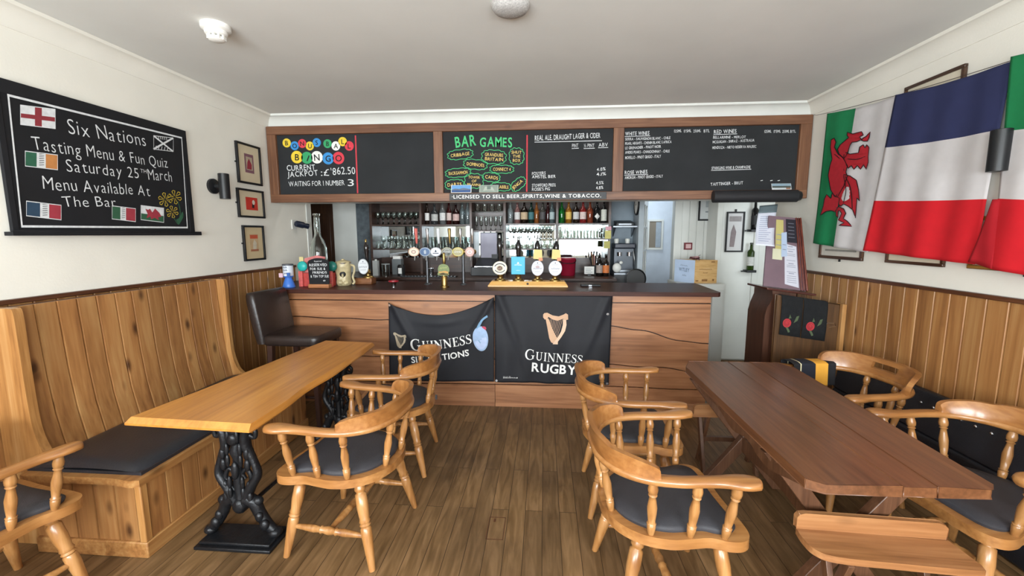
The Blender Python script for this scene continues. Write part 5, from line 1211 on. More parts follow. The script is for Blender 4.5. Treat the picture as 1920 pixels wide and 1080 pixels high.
for k, (px, (fi, ri)) in enumerate(zip((778, 799, 819, 840, 860, 882), fills)):
    xx = tx(px, Yf, 472)-o.x
    m = MB(); T = Matrix.Translation((xx, -.03, zb_)) @ Matrix.Rotation(radians(90), 4, 'X'); rx, rz = (.056, .045) if k < 5 else (.048, .050)
    m.lathe([(0, 0), (1, 0), (1, .01), (.9, .014), (0, .014)], 30, T=T @ Matrix.Diagonal((rx, rz, 1, 1))); fr = lambda d: (lambda a, b: (xx+a, -.0445-d, zb_+b))
    disc(m, (0, 0), rx*.84, fr(0), 1, ry=rz*.82); mats = [plain('lens_'+ri, ri, .3), plain('lens_'+fi, fi, .3), M_brightchalk if k in (1, 3, 4, 5) else chalk('7a5a56'), chalk('3c4658')]
    if k == 1: m.flatpoly([(-.008, -.02), (.01, -.02), (.014, .0), (.004, .024), (-.012, .008)], fr(.0008), 0)
    elif k == 2: m.flatpoly([(-.012, -.002), (.012, -.002), (0, .024)], fr(.0008), 3); ribbon(m, [(-.03, -.014), (.03, -.014)], .008, fr(.0008), 3)
    elif k in (3, 4): text(m, 'AMSTEL' if k == 4 else 'FOSTERS', (-.034, -.006), (.034, -.006), .012, fr(.001), 2); ribbon(m, arcp(0, 0, .03, .026, 30, 150, 12), .004, fr(.0008), 0)
    else: ribbon(m, arcp(0, 0, .02, .016, 0, 360, 20), .005, fr(.0008), 2); scrawl(m, (-.018, -.006), (.018, -.006), .012, fr(.0012), 2, .25, k)
    m.build('lens_badge', mats, t)
    hm = {'red': plain('handle_red', 'c2574e', .3), 'steel': M_chrome, 'white': plain('handle_white', 'd8dade', .25), 'brass': M_brass}[hk[k]]
    m = MB(); hx = xx+.02; m.turned((hx, -.01, zb_+.02), (hx+.004, -.01, zb_+.08), [(0, .012), (.5, .016), (1, .009)], 12); m.build('tap_body', M_black, t, sharp=60)
    m = MB(); m.turned((hx+.004, -.01, zb_+.075), (hx+.0, -.015, zb_+.23), [(0, .007), (.2, .011), (.6, .014), (.95, .017), (1, .014)], 12); m.build('tap_handle', hm, t, sharp=60)
    m = MB(); m.turned((xx+.01, -.03, zb_-.03), (xx+.01, -.05, zb_-.085), [(0, .009), (1, .006)], 10); m.build('spout', M_chrome, t)
# short brass font with green badge
x = tx(833, 4.0, 510); t = thing('brass_font', 'short brass beer tap with a green and tan shaped badge', 'beer font', (x, 4.0, ZT))
m = MB(); m.lathe([(0, 0), (.045, 0), (.045, .008), (.03, .014), (.030, .10), (.027, .105), (0, .106)], 24); m.build('column', M_brass, t, sharp=50)
m = MB(); pl = cr2([(-.05, .115), (.045, .115), (.05, .14), (.058, .16), (.052, .195), (.03, .215), (.0, .222), (-.035, .212), (-.052, .18), (-.05, .15)], 4, True); m.prism(pl, -.036, -.028, lambda a, b, q: (a, q, b)); fr = lambda d: (lambda a, b: (a, -.037-d, b))
m.flatpoly([(-.048, .150), (-.04, .135), (.0, .142), (.046, .13), (.046, .15), (.02, .157), (-.02, .152)], fr(0), 1); m.flatpoly([(-.046, .12), (.042, .12), (.046, .132), (.02, .128), (0, .138), (-.03, .13)], fr(.0005), 2); scrawl(m, (-.034, .175), (.034, .182), .018, fr(.0006), 3, .3, 7)
m.build('badge', [plain('badge_green', '6e7d45', .4, noise=.2, nscale=60), chalk('c79a5c'), chalk('4a3520'), chalk('a8b070')], t)
m = MB(); m.box(-.006, .006, -.028, .0, .10, .14); m.turned((0, 0, .105), (0, 0, .33), [(0, .014), (.5, .010), (.55, .014), (.8, .016), (.9, .010), (.95, .013), (1, .005)], 14); m.build('tap_handle', M_brass, t, sharp=60)
# blue collection bottle
x = tx(541, 3.88, 520); t = thing('collection_pot', 'blue based white labelled collection pot at the left end of the bar', 'pot', (x, 3.88, ZT))
M_bl = plain('pot_blue', '3f73c9', .3)
m = MB(); m.lathe([(0, 0), (.056, 0), (.058, .006), (.048, .04), (.034, .08), (.030, .095), (.044, .10), (.046, .115), (0, .115)], 28); m.build('base', M_bl, t, sharp=60)
m = MB(); m.lathe([(0, .112), (.046, .112), (.046, .215), (0, .215)], 28); m.build('label_body', plain('pot_label', 'd4dae4', .4, noise=.05), t, sharp=60)
m = MB(); fr = lambda a, b: (.0466*sin(a/.046), -.0468*cos(a/.046), b); scrawl(m, (-.028, .185), (.016, .185), .02, fr, 0, .35, 1); scrawl(m, (-.026, .158), (.016, .158), .018, fr, 0, .35, 2); scrawl(m, (-.01, .13), (.012, .13), .018, fr, 0, .35, 4); m.build('label_lettering', chalk('34435c'), t)
m = MB(); m.lathe([(.048, .21), (.05, .21), (.05, .224), (0, .226)], 28); m.build('lid', plain('pot_lid', '4a4c55', .4), t, sharp=60)
m = MB(); m.box(-.058, -.02, -.058, -.05, .10, .14); m.build('pink_tag', chalk('d9b6c4'), t); m = MB(); m.box(.02, .05, -.057, -.05, .105, .145); m.build('blue_tag', chalk('3b62a8'), t)
# reserved sign
pL, pR = tx(581, 3.86, 535), tx(619, 3.86, 535); x = (pL+pR)/2; W = (pR-pL)/2
t = thing('reserved_sign', 'small arched chalk sign reading RESERVED on a wooden foot on the bar', 'sign', (x, 3.86, ZT), radians(0))
m = MB(); m.box(-W, W, -.03, .03, 0, .036); m.build('wooden_foot', wood('foot_wood', '7a4a28', 'a56a40', 'b98055', 0, .4, .2), t, bevel=.003)
m = MB(); pl = [(-W, .034), (W-.005, .034), (W, .25)]+cr2([(W-.01, .262), (.03, .278), (-.03, .28), (-W+.01, .262)], 4)+[(-W-.006, .245)]; m.prism(pl, -.006, .004, lambda a, b, q: (a, q, b)); m.build('slate', M_slate2, t, bevel=.002)
m = MB(); fr = lambda a, b: (a, -.0075, b); k = W/.09
for s_, a, b, z, h in (('Reserved', -.035, .03, .245, .014), ('RESERVED', -.08, .075, .205, .026), ('FOR SUE &', -.075, .06, .168, .024), ('FRIENDS', -.055, .07, .135, .022), ('& TEN TOP SUE', -.075, .085, .098, .024), ('o', .035, .055, .062, .018)): text(m, s_, (a*k, z), (b*k, z+.003), h, fr, jit=.1, bold=.012)
m.build('chalk_lettering', M_chalk, t)
# red display boxes behind the sign with teal balls
x0, x1 = tx(566, 3.97, 530), tx(629, 3.97, 530)
t = thing('snack_display', 'red and pink cardboard display behind the reserved sign', 'display', ((x0+x1)/2, 4.0, ZT)); o = t.location; W = (x1-x0)/2
m = MB(); m.box(-W+.02, W-.035, -.04, .05, 0, .13); m.build('carton', plain('carton_red', 'b8443e', .5, noise=.2, nscale=25), t, bevel=.002)
for s in (-1, 1):
    m = MB(); m.box(s*W-.02-(-.01 if s < 0 else .035), s*W+.02-(-.01 if s < 0 else .035), -.065, -.04, 0, .15); m.build('carton_flap', plain('flap_red', 'c85a55', .5, noise=.25, nscale=40), t, bevel=.002)
m = MB(); m.rings([[(-W, y, .13), (.02, y, .13), (.06, y, .285), (-.03, y, .30), (-W+.02, y, .27)] for y in (.01, .016)]); m.build('header_card', plain('card_pink', 'cf7b78', .5, noise=.2, nscale=20), t)
m = MB(); m.box(-W-.03, -W+.01, .0, .008, .235, .285); m.build('cream_tag', chalk('d8c890'), t)
for s, h in ((-1, '2fb0a8'), (1, '1f6e62')):
    m = MB(); m.ball((s*(W-.02)-(.01 if s < 0 else .012), -.02, .195), .05, .028, .05, 18, 12); m.build('teal_ball', plain('ball_'+h, h, .35, noise=.1), t, sharp=80)
# large empty bottle
x = tx(597, 4.2, 470); t = thing('glass_demijohn', 'large empty clear glass bottle standing behind the reserved sign', 'bottle', (x, 4.2, ZT))
m = MB(); m.lathe([(0, 0), (.075, 0), (.082, .01), (.084, .30), (.080, .37), (.060, .44), (.036, .48), (.030, .52), (.032, .60), (.028, .66), (.026, .69), (.033, .692), (.033, .712), (.022, .712), (.021, .69), (.026, .60), (.024, .52), (.030, .485), (.055, .436), (.075, .37), (.079, .30), (.077, .015), (0, .008)], 28); m.build('bottle_glass', M_glass, t, sharp=80)
# skull-like jar
x = tx(638, 4.04, 515); t = thing('ceramic_jar', 'cream ceramic jar shaped like a gaping face beside the reserved sign', 'jar', (x+.02, 4.07, ZT), radians(18)); M_cer = plain('cream_glaze', 'b8aa84', .3, noise=.25, nscale=25, bump=.35, bscale=35)
prof_ = [(.0, 0), (.058, 0), (.066, .02), (.062, .05), (.058, .08), (.064, .12), (.069, .16), (.068, .19), (.064, .20), (.0, .20)]
m = MB(); n = 32; rs = []
for r, z in prof_:
    ring = []
    for i in range(n):
        a = 2*pi*i/n; k = 1+.04*sin(a*5+z*30); fa = math.exp(-((a-1.5*pi)/.38)**2); dz = math.exp(-((z-.095)/.03)**2); k -= .25*fa*dz
        for ea in (-.5, .5): k -= .10*math.exp(-((a-1.5*pi-ea)/.16)**2-((z-.15)/.014)**2)
        ring.append((r*k*cos(a), r*k*sin(a), z))
    rs.append(ring)
m.rings(rs); m.build('jar_body', M_cer, t, sharp=80)
m = MB(); m.ball((.0, -.052, .10), .026, .012, .026); m.build('open_mouth', M_dk, t, sharp=80)
m = MB(); m.ball((.0, -.062, .088), .010, .012, .018); m.ball((-.02, -.055, .03), .024, .02, .02); m.ball((.022, -.055, .026), .026, .02, .02); m.build('tongue', M_cer, t, sharp=80)
m = MB(); m.lathe([(.0, .228), (.012, .226), (.014, .218), (.03, .214), (.062, .204), (.066, .196), (.0, .196)], 24); m.build('lid', M_cer, t, sharp=60)
m = MB(); m.lathe([(.0605, .188), (.0675, .188), (.0675, .197), (.0605, .197)], 24); m.build('lid_rim', M_shelf, t)
m = MB(); t.scale = (1.13, 1.13, 1.16); m.tube(cr([(.055, -.01, .175), (.09, -.02, .165), (.092, -.02, .12), (.078, -.02, .07), (.09, -.03, .03), (.075, -.03, .012)], 6), .010, 8); m.build('handle', M_cer, t, sharp=80)
# small tin
x = tx(738, 3.98, 527); t = thing('small_tin', 'small shiny tin with a red rim on the bar', 'tin', (x, 3.98, ZT)); m = MB(); m.lathe([(0, 0), (.022, 0), (.024, .03), (.034, .048), (0, .048)], 24); m.build('body', M_chrome, t); m = MB(); m.lathe([(0, .048), (.048, .048), (.05, .054), (.048, .062), (.04, .062), (.038, .056), (0, .056)], 28); m.build('rim', plain('tin_red', '8e1f2a', .3), t)
# black tray
x = tx(1107, 4.15, 529); t = thing('bar_knife_tray', 'flat black tray lying on the bar right of the hand pumps', 'tray', (x, 4.15, ZT)); m = MB(); m.box(-.095, .095, -.04, .04, 0, .018); m.build('tray', M_black, t, bevel=.006); m = MB(); m.box(-.02, .01, -.045, -.039, .004, .014); m.build('chrome_badge', M_chrome, t)
# ------------------------------------------------------------------ BACK BAR
UX = [-2.266, -1.603, -.945, -.508, .159, .815]; YF, YK = 5.46, 5.775
ZCB = 1.09
t = thing('back_counter', 'dark back counter behind the bar under the shelves', 'counter', (-.7, 5.4, 0)); o = t.location
m = MB(); m.box(-2.62-o.x, .82-o.x, -.35, .395, 0, ZCB-.035); m.build('cupboard', M_shelf, t, bevel=.003)
m = MB(); m.box(-2.64-o.x, .845-o.x, -.42, .395, ZCB-.035, ZCB); m.build('worktop', M_shelf, t, bevel=.004)
for k in range(5):
    m = MB(); x0 = -2.58+k*.68; m.box(x0-o.x, x0+.64-o.x, -.368, -.35, .1, ZCB-.08); m.build('cupboard_door', M_shelf, t, bevel=.004)
t = thing('back_bar_shelves', 'dark timber shelf unit with mirror back behind the bar', 'shelves', (-.72, 5.6, ZCB)); o = t.location
for x in UX:
    m = MB(); m.box(x-.016-o.x, x+.016-o.x, YF-o.y, YK-o.y, 0, 2.14-ZCB); m.build('upright', M_shelf, t, bevel=.002)
m = MB(); m.box(UX[0]-.016-o.x, UX[-1]+.016-o.x, YF-.01-o.y, YK-o.y, 2.14-ZCB, 2.20-ZCB); m.build('cornice', M_shelf, t)
SH = {0: [1.732, 1.42], 1: [1.732, 1.42], 2: [1.90, 1.655], 3: [1.742, 1.545, 1.42], 4: [1.742, 1.55]}
for k, zs in SH.items():
    for z in zs:
        m = MB(); m.box(UX[k]+.016-o.x, UX[k+1]-.016-o.x, YF+.01-o.y, YK-o.y, z-.016-ZCB, z-ZCB); m.build('shelf', M_shelf if not (k in (2, 3) and z in (1.90, 1.545)) else M_glass, t)
    m = MB(); m.box(UX[k]+.016-o.x, UX[k+1]-.016-o.x, YK-.012-o.y, YK-o.y, .12, (1.73 if k != 2 else 1.65)-ZCB); m.build('mirror', plain('mirror_dark', '8b8f90', .03, 1, noise=0) if k < 3 else M_mirror, t)  # dimmer reflection of the left bays put into a darker mirror tint
    m = MB(); m.box(UX[k]+.016-o.x, UX[k+1]-.016-o.x, YK-.02-o.y, YK-o.y, 0, .20); m.build('back_board', M_shelf, t); m = MB(); m.box(UX[k]+.016-o.x, UX[k+1]-.016-o.x, YK-.02-o.y, YK-o.y, (1.73 if k != 2 else 1.65)-ZCB, 2.13-ZCB); m.build('back_board', M_shelf, t)
# dark patterned glass panel left of the unit
m = MB(); m.box(-2.60, -2.30, YB-.02, YB, 1.09, 2.2); tag(m.build('wall_mirror', plain('smoked_mirror', '5c6469', .5, .2, noise=.35, nscale=14)), 'narrow smoky mirror panel left of the back bar shelves', 'mirror')
# glasses
def g_wine(m): m.lathe([(0, 0), (.034, 0), (.034, .003), (.006, .008), (.0045, .07), (.010, .078), (.033, .105), (.036, .13), (.031, .165), (.0295, .165), (.0345, .13), (.031, .107), (.006, .082), (0, .081)], 14)
def g_tall(m): m.lathe([(0, 0), (.029, 0), (.030, .004), (.037, .15), (.0355, .15), (.029, .008), (0, .007)], 14)
def g_tumbler(m): m.lathe([(0, 0), (.032, 0), (.034, .004), (.038, .095), (.0365, .095), (.0325, .009), (0, .008)], 14)
def g_flute(m): m.lathe([(0, 0), (.028, 0), (.028, .003), (.005, .007), (.005, .05), (.018, .065), (.024, .12), (.022, .18), (.0205, .18), (.0225, .12), (.016, .067), (0, .06)], 12)
PROT = {}
def glassware(kind, cat, label, group, xs, y, z):
    for x in xs:
        if kind in PROT: ob = PROT[kind].copy(); COL.objects.link(ob)
        else:
            m = MB(); {'wine_glass': g_wine, 'pint_glass': g_tall, 'tumbler': g_tumbler, 'champagne_flute': g_flute}[kind](m); ob = m.build(kind, M_glass, loc=(0, 0, 0), sharp=80); PROT[kind] = ob
        ob.location = (x, y+random.uniform(-.006, .006), z); tag(ob, label, cat, group)
def row(k, n, mg=.055): a, b = UX[k]+.016+mg, UX[k+1]-.016-mg; return [a+(b-a)*i/(n-1) for i in range(n)]
glassware('wine_glass', 'glass', 'clear wine glass on the top shelf of the leftmost back bar bay', 'wine glasses, top left bay', row(0, 8), 5.53, 1.7325)
glassware('wine_glass', 'glass', 'clear wine glass on the top shelf of the leftmost back bar bay', 'wine glasses, top left bay', row(0, 7, .09), 5.61, 1.7325)
glassware('wine_glass', 'glass', 'clear wine glass on the top shelf of the leftmost back bar bay', 'wine glasses, top left bay', row(0, 8), 5.69, 1.7325)
glassware('tumbler', 'glass', 'clear tumbler on the lower shelf of the leftmost back bar bay', 'tumblers, lower left bay', row(0, 7), 5.53, 1.4205)
glassware('wine_glass', 'glass', 'wine glass behind the tumblers in the leftmost back bar bay', 'wine glasses behind tumblers', row(0, 7, .08), 5.65, 1.4205)
glassware('pint_glass', 'glass', 'tall beer glass on the lower shelf behind the badge taps', 'beer glasses, second bay', row(1, 7), 5.53, 1.4205)
glassware('pint_glass', 'glass', 'tall beer glass on the lower shelf behind the badge taps', 'beer glasses, second bay', row(1, 6, .10), 5.65, 1.4205)
glassware('champagne_flute', 'glass', 'stemmed flute in the narrow middle bay above the till', 'flutes above the till', row(2, 6, .045), 5.55, 1.6555)
glassware('tumbler', 'glass', 'tumbler on the top glass shelf of the narrow middle bay', 'tumblers in the middle bay', row(2, 4, .06), 5.56, 1.9005)
glassware('wine_glass', 'glass', 'stemmed glass on the bright glass shelf behind the hand pumps', 'stemmed glasses behind the pumps', row(3, 7), 5.54, 1.5455)
glassware('wine_glass', 'glass', 'stemmed glass on the bright glass shelf behind the hand pumps', 'stemmed glasses behind the pumps', row(3, 6, .09), 5.66, 1.5455)
glassware('tumbler', 'glass', 'tumbler on the lowest shelf behind the hand pumps', 'tumblers behind the pumps', row(3, 7, .06), 5.54, 1.4205)
glassware('pint_glass', 'glass', 'tall straight glass on the shelf of the rightmost back bar bay', 'tall glasses, right bay', row(4, 7), 5.56, 1.5505)
# bottles
def bottle(label, x, y, z, hex_, lab, h=.29, r=.038, neck=.013, cap='1a1a1c', liquid=None, shape='r', labz=(.18, .5), name='spirit_bottle', group=None):
    r *= 1.12 if name == 'spirit_bottle' else 1; t = thing(name, label, 'bottle', (x, y, z), 0, group); gl = plain('bottle_'+hex_, hex_, .06, trans=.75 if hex_ not in ('141416', '1c120e') else .0, ior=1.45, noise=0)
    pr = [(0, 0), (r*.94, 0), (r, .006), (r, h*.55), (r*.96, h*.60), (r*.55, h*.70), (neck*1.15, h*.76), (neck, h*.92), (neck*1.2, h*.925), (neck*1.2, h*.94), (0, h*.94)] if shape == 'r' else [(0, 0), (r*.94, 0), (r, .006), (r, h*.66), (r*.8, h*.71), (neck*1.1, h*.76), (neck, h*.92), (0, h*.94)]
    m = MB(); m.lathe(pr, 18); m.build('bottle_glass', gl, t, sharp=70)
    if lab: m = MB(); m.lathe([(r+.0006, h*labz[0]), (r+.0008, h*labz[0]), (r+.0008, h*labz[1]), (r+.0006, h*labz[1])], 18); m.build('bottle_label', plain('blabel_'+lab, lab, .6, noise=.12, nscale=60), t, sharp=60)
    m = MB(); m.lathe([(0, h*.93), (neck*1.15, h*.93), (neck*1.15, h), (0, h)], 12); m.build('bottle_cap', plain('cap_'+cap, cap, .35), t); return t
def bxp(px): return at(px, 410, Y=5.56).x
B2 = [(801, '1c120e', 'd8d8d6', .027, 'slim dark bottle with white label, first in the second back bar bay'), (815, '5a6064', 'b4b6b4', .04, 'broad clear bottle with grey label in the second back bar bay'), (830, '9aa0a2', 'd2d4d4', .036, 'clear bottle with large white label in the second back bar bay'), (842, '5a1a1c', 'c9b8b4', .03, 'dark red bottle with pale label in the second back bar bay'), (855, '3c1216', 'c4a8a4', .04, 'maroon bottle with pinkish label in the second back bar bay'), (867, '8a9a9e', None, .031, 'plain greyish clear bottle in the second back bar bay'), (877, 'a2b0b4', None, .029, 'plain pale blue clear bottle at the end of the second back bar bay')]
for px, hx, lb, r, lab in B2: bottle(lab, bxp(px), 5.56, 1.7325, hx, lb, .30 if r < .039 else .27, r*.97)
B4 = [(957, 'b4c0c4', None, .03, 'tall clear bottle, first in the fourth back bar bay'), (970, 'b88a88', 'c8c8c8', .032, 'clear bottle with pale pink spirit in the fourth back bar bay'), (983, '2a1c14', 'b5a184', .04, 'dark bottle with broad beige label in the fourth back bar bay'), (996, '1d4a40', '3a6a70', .032, 'dark green bottle with teal label in the fourth back bar bay'), (1006, 'c07a3a', None, .026, 'slim orange spirit bottle in the fourth back bar bay'), (1017.5, '6a6a66', '4a4a4c', .032, 'smoky bottle with charcoal label in the fourth back bar bay'), (1027, '4a1c20', None, .024, 'slim wine red bottle in the fourth back bar bay'), (1035, '7f9498', '9fb0b2', .030, 'clear bottle with grey-blue label in the fourth back bar bay')]
for px, hx, lb, r, lab in B4: bottle(lab, bxp(px), 5.56, 1.7425, hx, lb, .285, r)
B5 = [(1053, '1f9a3c', None, .033, 'bright green bottle in the fifth back bar bay'), (1066, 'd8962c', 'd6b25c', .034, 'amber spirit bottle in the fifth back bar bay'), (1080, '1c120e', 'c3c6c8', .034, 'black bottle with white label in the fifth back bar bay'), (1093, 'c84040', 'd8c4c0', .036, 'red spirit bottle with pale label in the fifth back bar bay'), (1106, 'b85c3c', None, .034, 'orange-red spirit bottle in the fifth back bar bay'), (1119, '141416', None, .036, 'black bottle with a white diamond label in the fifth back bar bay'), (1132, '141416', 'd0d2c8', .033, 'dark bottle with tall white label, last in the fifth back bar bay')]
for px, hx, lb, r, lab in B5:
    t = bottle(lab, bxp(px), 5.56, 1.7425, hx, lb, .285, r, labz=(.1, .6) if px == 1132 else (.18, .5))
    if px == 1119:
        m = MB(); m.add([(-.034, -.040, .085), (0, -.041, .045), (.034, -.040, .085), (0, -.041, .125)], [(0, 1, 2, 3)]); m.build('diamond_label', M_paper, t, solid=.002)
# till and screen in the middle bay
x = bxp(917); t = thing('cash_till', 'black cash till with a grey screen in the middle of the back bar', 'till', (x, 5.36, ZCB))
m = MB(); m.box(-.19, .17, -.14, .14, 0, .11); m.build('drawer_unit', M_black, t, bevel=.006)
m = MB(); m.rings([[(-.13, -.16, .12), (.16, -.16, .12), (.16, .12, .20), (-.13, .12, .20)], [(-.13, -.16, .13), (.16, -.16, .13), (.16, .12, .215), (-.13, .12, .215)]]); m.build('keyboard', plain('till_grey', '33363a', .4), t); m = MB(); m.box(-.14, .17, -.165, -.155, .112, .122); m.build('chrome_edge', M_chrome, t)
m = MB(); m.box(-.105, .12, .10, .13, .20, .54); m.build('screen_casing', M_black, t, bevel=.004); m = MB(); m.box(-.095, .11, .094, .10, .215, .53); m.build('screen', plain('till_screen', '77748a', .25, noise=.05), t); m = MB(); m.box(.045, .12, .07, .10, .205, .26); m.build('card_reader', M_black, t)
# small things on the back counter
def simple(name, label, cat, x, y, z, parts, group=None):
    t = thing(name, label, cat, (x, y, z), 0, group)
    for nm, mat, fn in parts: m = MB(); fn(m); m.build(nm, mat, t, sharp=50)
    return t
def lt_(*p): return lambda m: m.lathe(list(p), 24)
def bx_(*p): return lambda m: m.box(*p)
x = at(1065, 490, Y=5.36).x
simple('ice_bucket', 'dark red ice bucket on the back counter behind the pumps', 'bucket', x, 5.36, ZCB, [('bucket', plain('bucket_red', '8f1630', .35), lt_((0, 0), (.085, 0), (.09, .01), (.098, .19), (.103, .195), (.103, .21), (0, .212))), ('lid', plain('bucket_lid', '9a3a48', .35), lt_((0, .212), (.10, .212), (.09, .225), (0, .228))), ('handle', M_black, lambda m: m.tube(cr([(-.1, 0, .18), (-.06, -.1, .16), (.06, -.1, .16), (.1, 0, .18)], 6), .005, 6))])
x = at(1105, 500, Y=5.33).x
simple('price_card', 'small white card standing on the back counter', 'card', x, 5.33, ZCB, [('card', M_paper, bx_(-.06, .06, 0, .004, .02, .115)), ('stand', M_black, bx_(-.02, .02, -.01, .03, 0, .025)), ('card_lines', chalk('9aa0a0'), lambda m: [m.box(-.045, .04-.02*(k % 2), -.002, 0, .04+.02*k, .046+.02*k) for k in range(3)])])
for px, hx, lb, lab in ((1124, '2b2420', '9c8f88', 'dark sauce bottle with grey label at the right end of the back counter'), (1136, '1c120e', 'c8713a', 'brown bottle with orange label at the right end of the back counter')):
    bottle(lab, at(px, 500, Y=5.30).x, 5.30, ZCB, hx, lb, .27, .036, group=None, labz=(.15, .5))
x = at(1116, 490, Y=5.50).x
simple('utensil_pot', 'dark pot of bar tools and straws at the right end of the back counter', 'pot', x, 5.50, ZCB, [('pot', M_black, lt_((0, 0), (.045, 0), (.05, .12), (.047, .12), (.042, .01), (0, .01)))]+[('utensil', mm, (lambda a, l, q: lambda m: m.turned((.02*cos(a), .02*sin(a), .02), (.07*cos(a), .06*sin(a), l), [(0, .005), (.8, .006), (.9, q), (1, q*.7)], 8))(1.1*k, .22+.03*(k % 3), .008+.006*(k % 2))) for k, mm in enumerate((M_black, M_chrome, M_beech_z, M_black, plain('straw_pink', 'c98f84', .5), M_dk))])
m = MB()
t = thing('pinned_notes', 'yellow notes pinned on the right end of the back bar shelves', 'notes', (.86, 5.45, 1.40)); o = t.location
for px, py, w_, h_, c_ in ((1140, 440, .075, .10, 'c9c27a'), (1138, 459, .075, .09, 'b9b46c'), (1141, 428, .07, .045, 'd8a4b0')):
    p = at(px, py, Y=5.445); m = MB(); m.box(p.x-w_/2-o.x, p.x+w_/2-o.x, -.006, -.004, p.z-h_/2-o.z, p.z+h_/2-o.z); m.build('note', chalk(c_), t)
# jars and cups at the left end of the back counter
xs_ = [at(px, 500, Y=5.2).x for px in (705, 722, 735, 752, 810)]
simple('white_carton', 'tall white carton at the left end of the back counter', 'carton', xs_[0], 5.2, ZCB, [('carton', plain('carton_white', 'b9bdbc', .5), bx_(-.032, .032, -.03, .03, 0, .19)), ('cap', M_gloss, lambda m: m.lathe([(0, .19), (.015, .19), (.015, .205), (0, .205)], 12))])
simple('plastic_tub', 'clear tub with a lid on the back counter left of the taps', 'tub', xs_[1], 5.22, ZCB, [('tub', M_glass, lt_((0, 0), (.045, 0), (.05, .14), (.047, .14), (.042, .006), (0, .006))), ('lid', plain('tub_lid', '9da3a4', .4), lt_((0, .14), (.052, .14), (.052, .15), (0, .15)))])
simple('napkin_box', 'grey napkin box on the back counter beside the clear tub', 'box', xs_[2], 5.42, ZCB, [('box', plain('napkin_grey', '6c7274', .5), bx_(-.06, .06, -.05, .05, 0, .20)), ('napkins', M_paper, bx_(-.05, .05, -.04, .04, .20, .235))])
simple('coffee_jar', 'black lidded jar with white label on the back counter', 'jar', xs_[3], 5.2, ZCB, [('jar', M_black, lt_((0, 0), (.045, 0), (.046, .12), (.03, .14), (0, .14))), ('jar_label', M_paper, bx_(-.022, .022, -.049, -.045, .03, .10))])
simple('chrome_cup', 'chrome measuring cup on the back counter below the taps', 'cup', xs_[4], 5.15, ZCB, [('cup', M_chrome, lt_((0, 0), (.03, 0), (.036, .10), (.034, .10), (.028, .006), (0, .006)))])
simple('drip_tray', 'black drip tray with grille pins behind the bar', 'tray', at(800, 515, Y=4.95).x, 5.06, ZCB, [('tray', M_black, bx_(-.34, .34, -.06, .06, 0, .012)), ('grille', M_steel, lambda m: [m.box(-.32+.04*k, -.31+.04*k, -.05, .05, .012, .018) for k in range(17)])])
# kitchen corner: coffee machine, printer on a shelf, clock, bin
xk = at(1170, 480, Y=5.45).x
t = thing('side_counter', 'grey side counter carrying the coffee machine', 'counter', (1.03, 5.5, 0)); m = MB(); m.box(-.16, .135, -.15, .285, 0, 1.10); m.build('cabinet', plain('side_grey', '4a4c4e', .5), t, bevel=.003); m = MB(); m.box(-.165, .138, -.16, .286, 1.10, 1.125); m.build('worktop', M_steel, t, bevel=.003)
t = thing('coffee_machine', 'steel and black coffee machine in the corner right of the shelves', 'coffee machine', (1.02, 5.61, 1.1255))
m = MB(); m.box(-.13, .13, -.05, .15, 0, .30); m.build('body', plain('machine_dark', '4b5056', .3, .5, noise=.1), t, bevel=.01)
m = MB(); m.box(-.13, .14, -.14, -.05, 0, .03); m.build('drip_tray', M_steel, t, bevel=.004); m = MB(); m.box(-.13, .13, -.12, .15, .30, .36); m.build('head', plain('machine_blue', '2b2f3c', .3), t, bevel=.01)
for k, xx in enumerate((-.06, .06)): m = MB(); m.lathe([(0, .2), (.03, .2), (.032, .25), (0, .25)], 16, c=(xx, -.08, 0)); m.build('brew_group', M_chrome, t)
m = MB(); m.tube(cr([(.11, -.1, .26), (.12, -.12, .16), (.12, -.11, .06)], 5), .006, 8); m.build('steam_wand', M_chrome, t)
for k, xx in enumerate((-.09, .05)): m = MB(); m.lathe([(0, .36), (.025, .36), (.032, .40), (.028, .42), (0, .42)], 16, c=(xx, .0, 0)); m.build('cup_on_top', M_gloss, t)
t = thing('white_jug', 'white jug lying in front of the coffee machine', 'jug', (at(1157, 493, Y=5.38).x, 5.385, 1.1255)); m = MB(); m.ball((0, 0, .06), .055, .045, .06, 18, 12); m.build('bowl', M_gloss, t, sharp=80); m = MB(); m.ball((.05, 0, .125), .022, .02, .02); m.build('knob', M_gloss, t, sharp=80)
x0_ = at(1172, 420, Y=5.6).x
t = thing('wall_shelf', 'grey shelf holding a black printer right of the back bar', 'shelf', (1.03, 5.66, 1.69)); m = MB(); m.box(-.16, .138, -.135, .125, 0, .016); m.build('board', M_steel, t); 
for xx in (-.12, .12): m = MB(); m.prism([(.125, 0), (-.06, 0), (.125, -.12)], xx-.006, xx+.006, lambda a, b, q: (q, a, b)); m.build('bracket', M_steel, t)
t = thing('receipt_printer', 'black receipt printer on the grey wall shelf', 'printer', (1.02, 5.64, 1.7065)); m = MB(); m.rings([[(-.11, -.1, 0), (.11, -.1, 0), (.11, .1, 0), (-.11, .1, 0)], [(-.11, -.1, .04), (.11, -.1, .04), (.11, .1, .075), (-.11, .1, .075)]]); m.build('casing', M_black, t, bevel=.004); m = MB(); m.box(-.08, .08, -.103, -.1, .012, .03); m.build('paper_slot', M_steel, t)
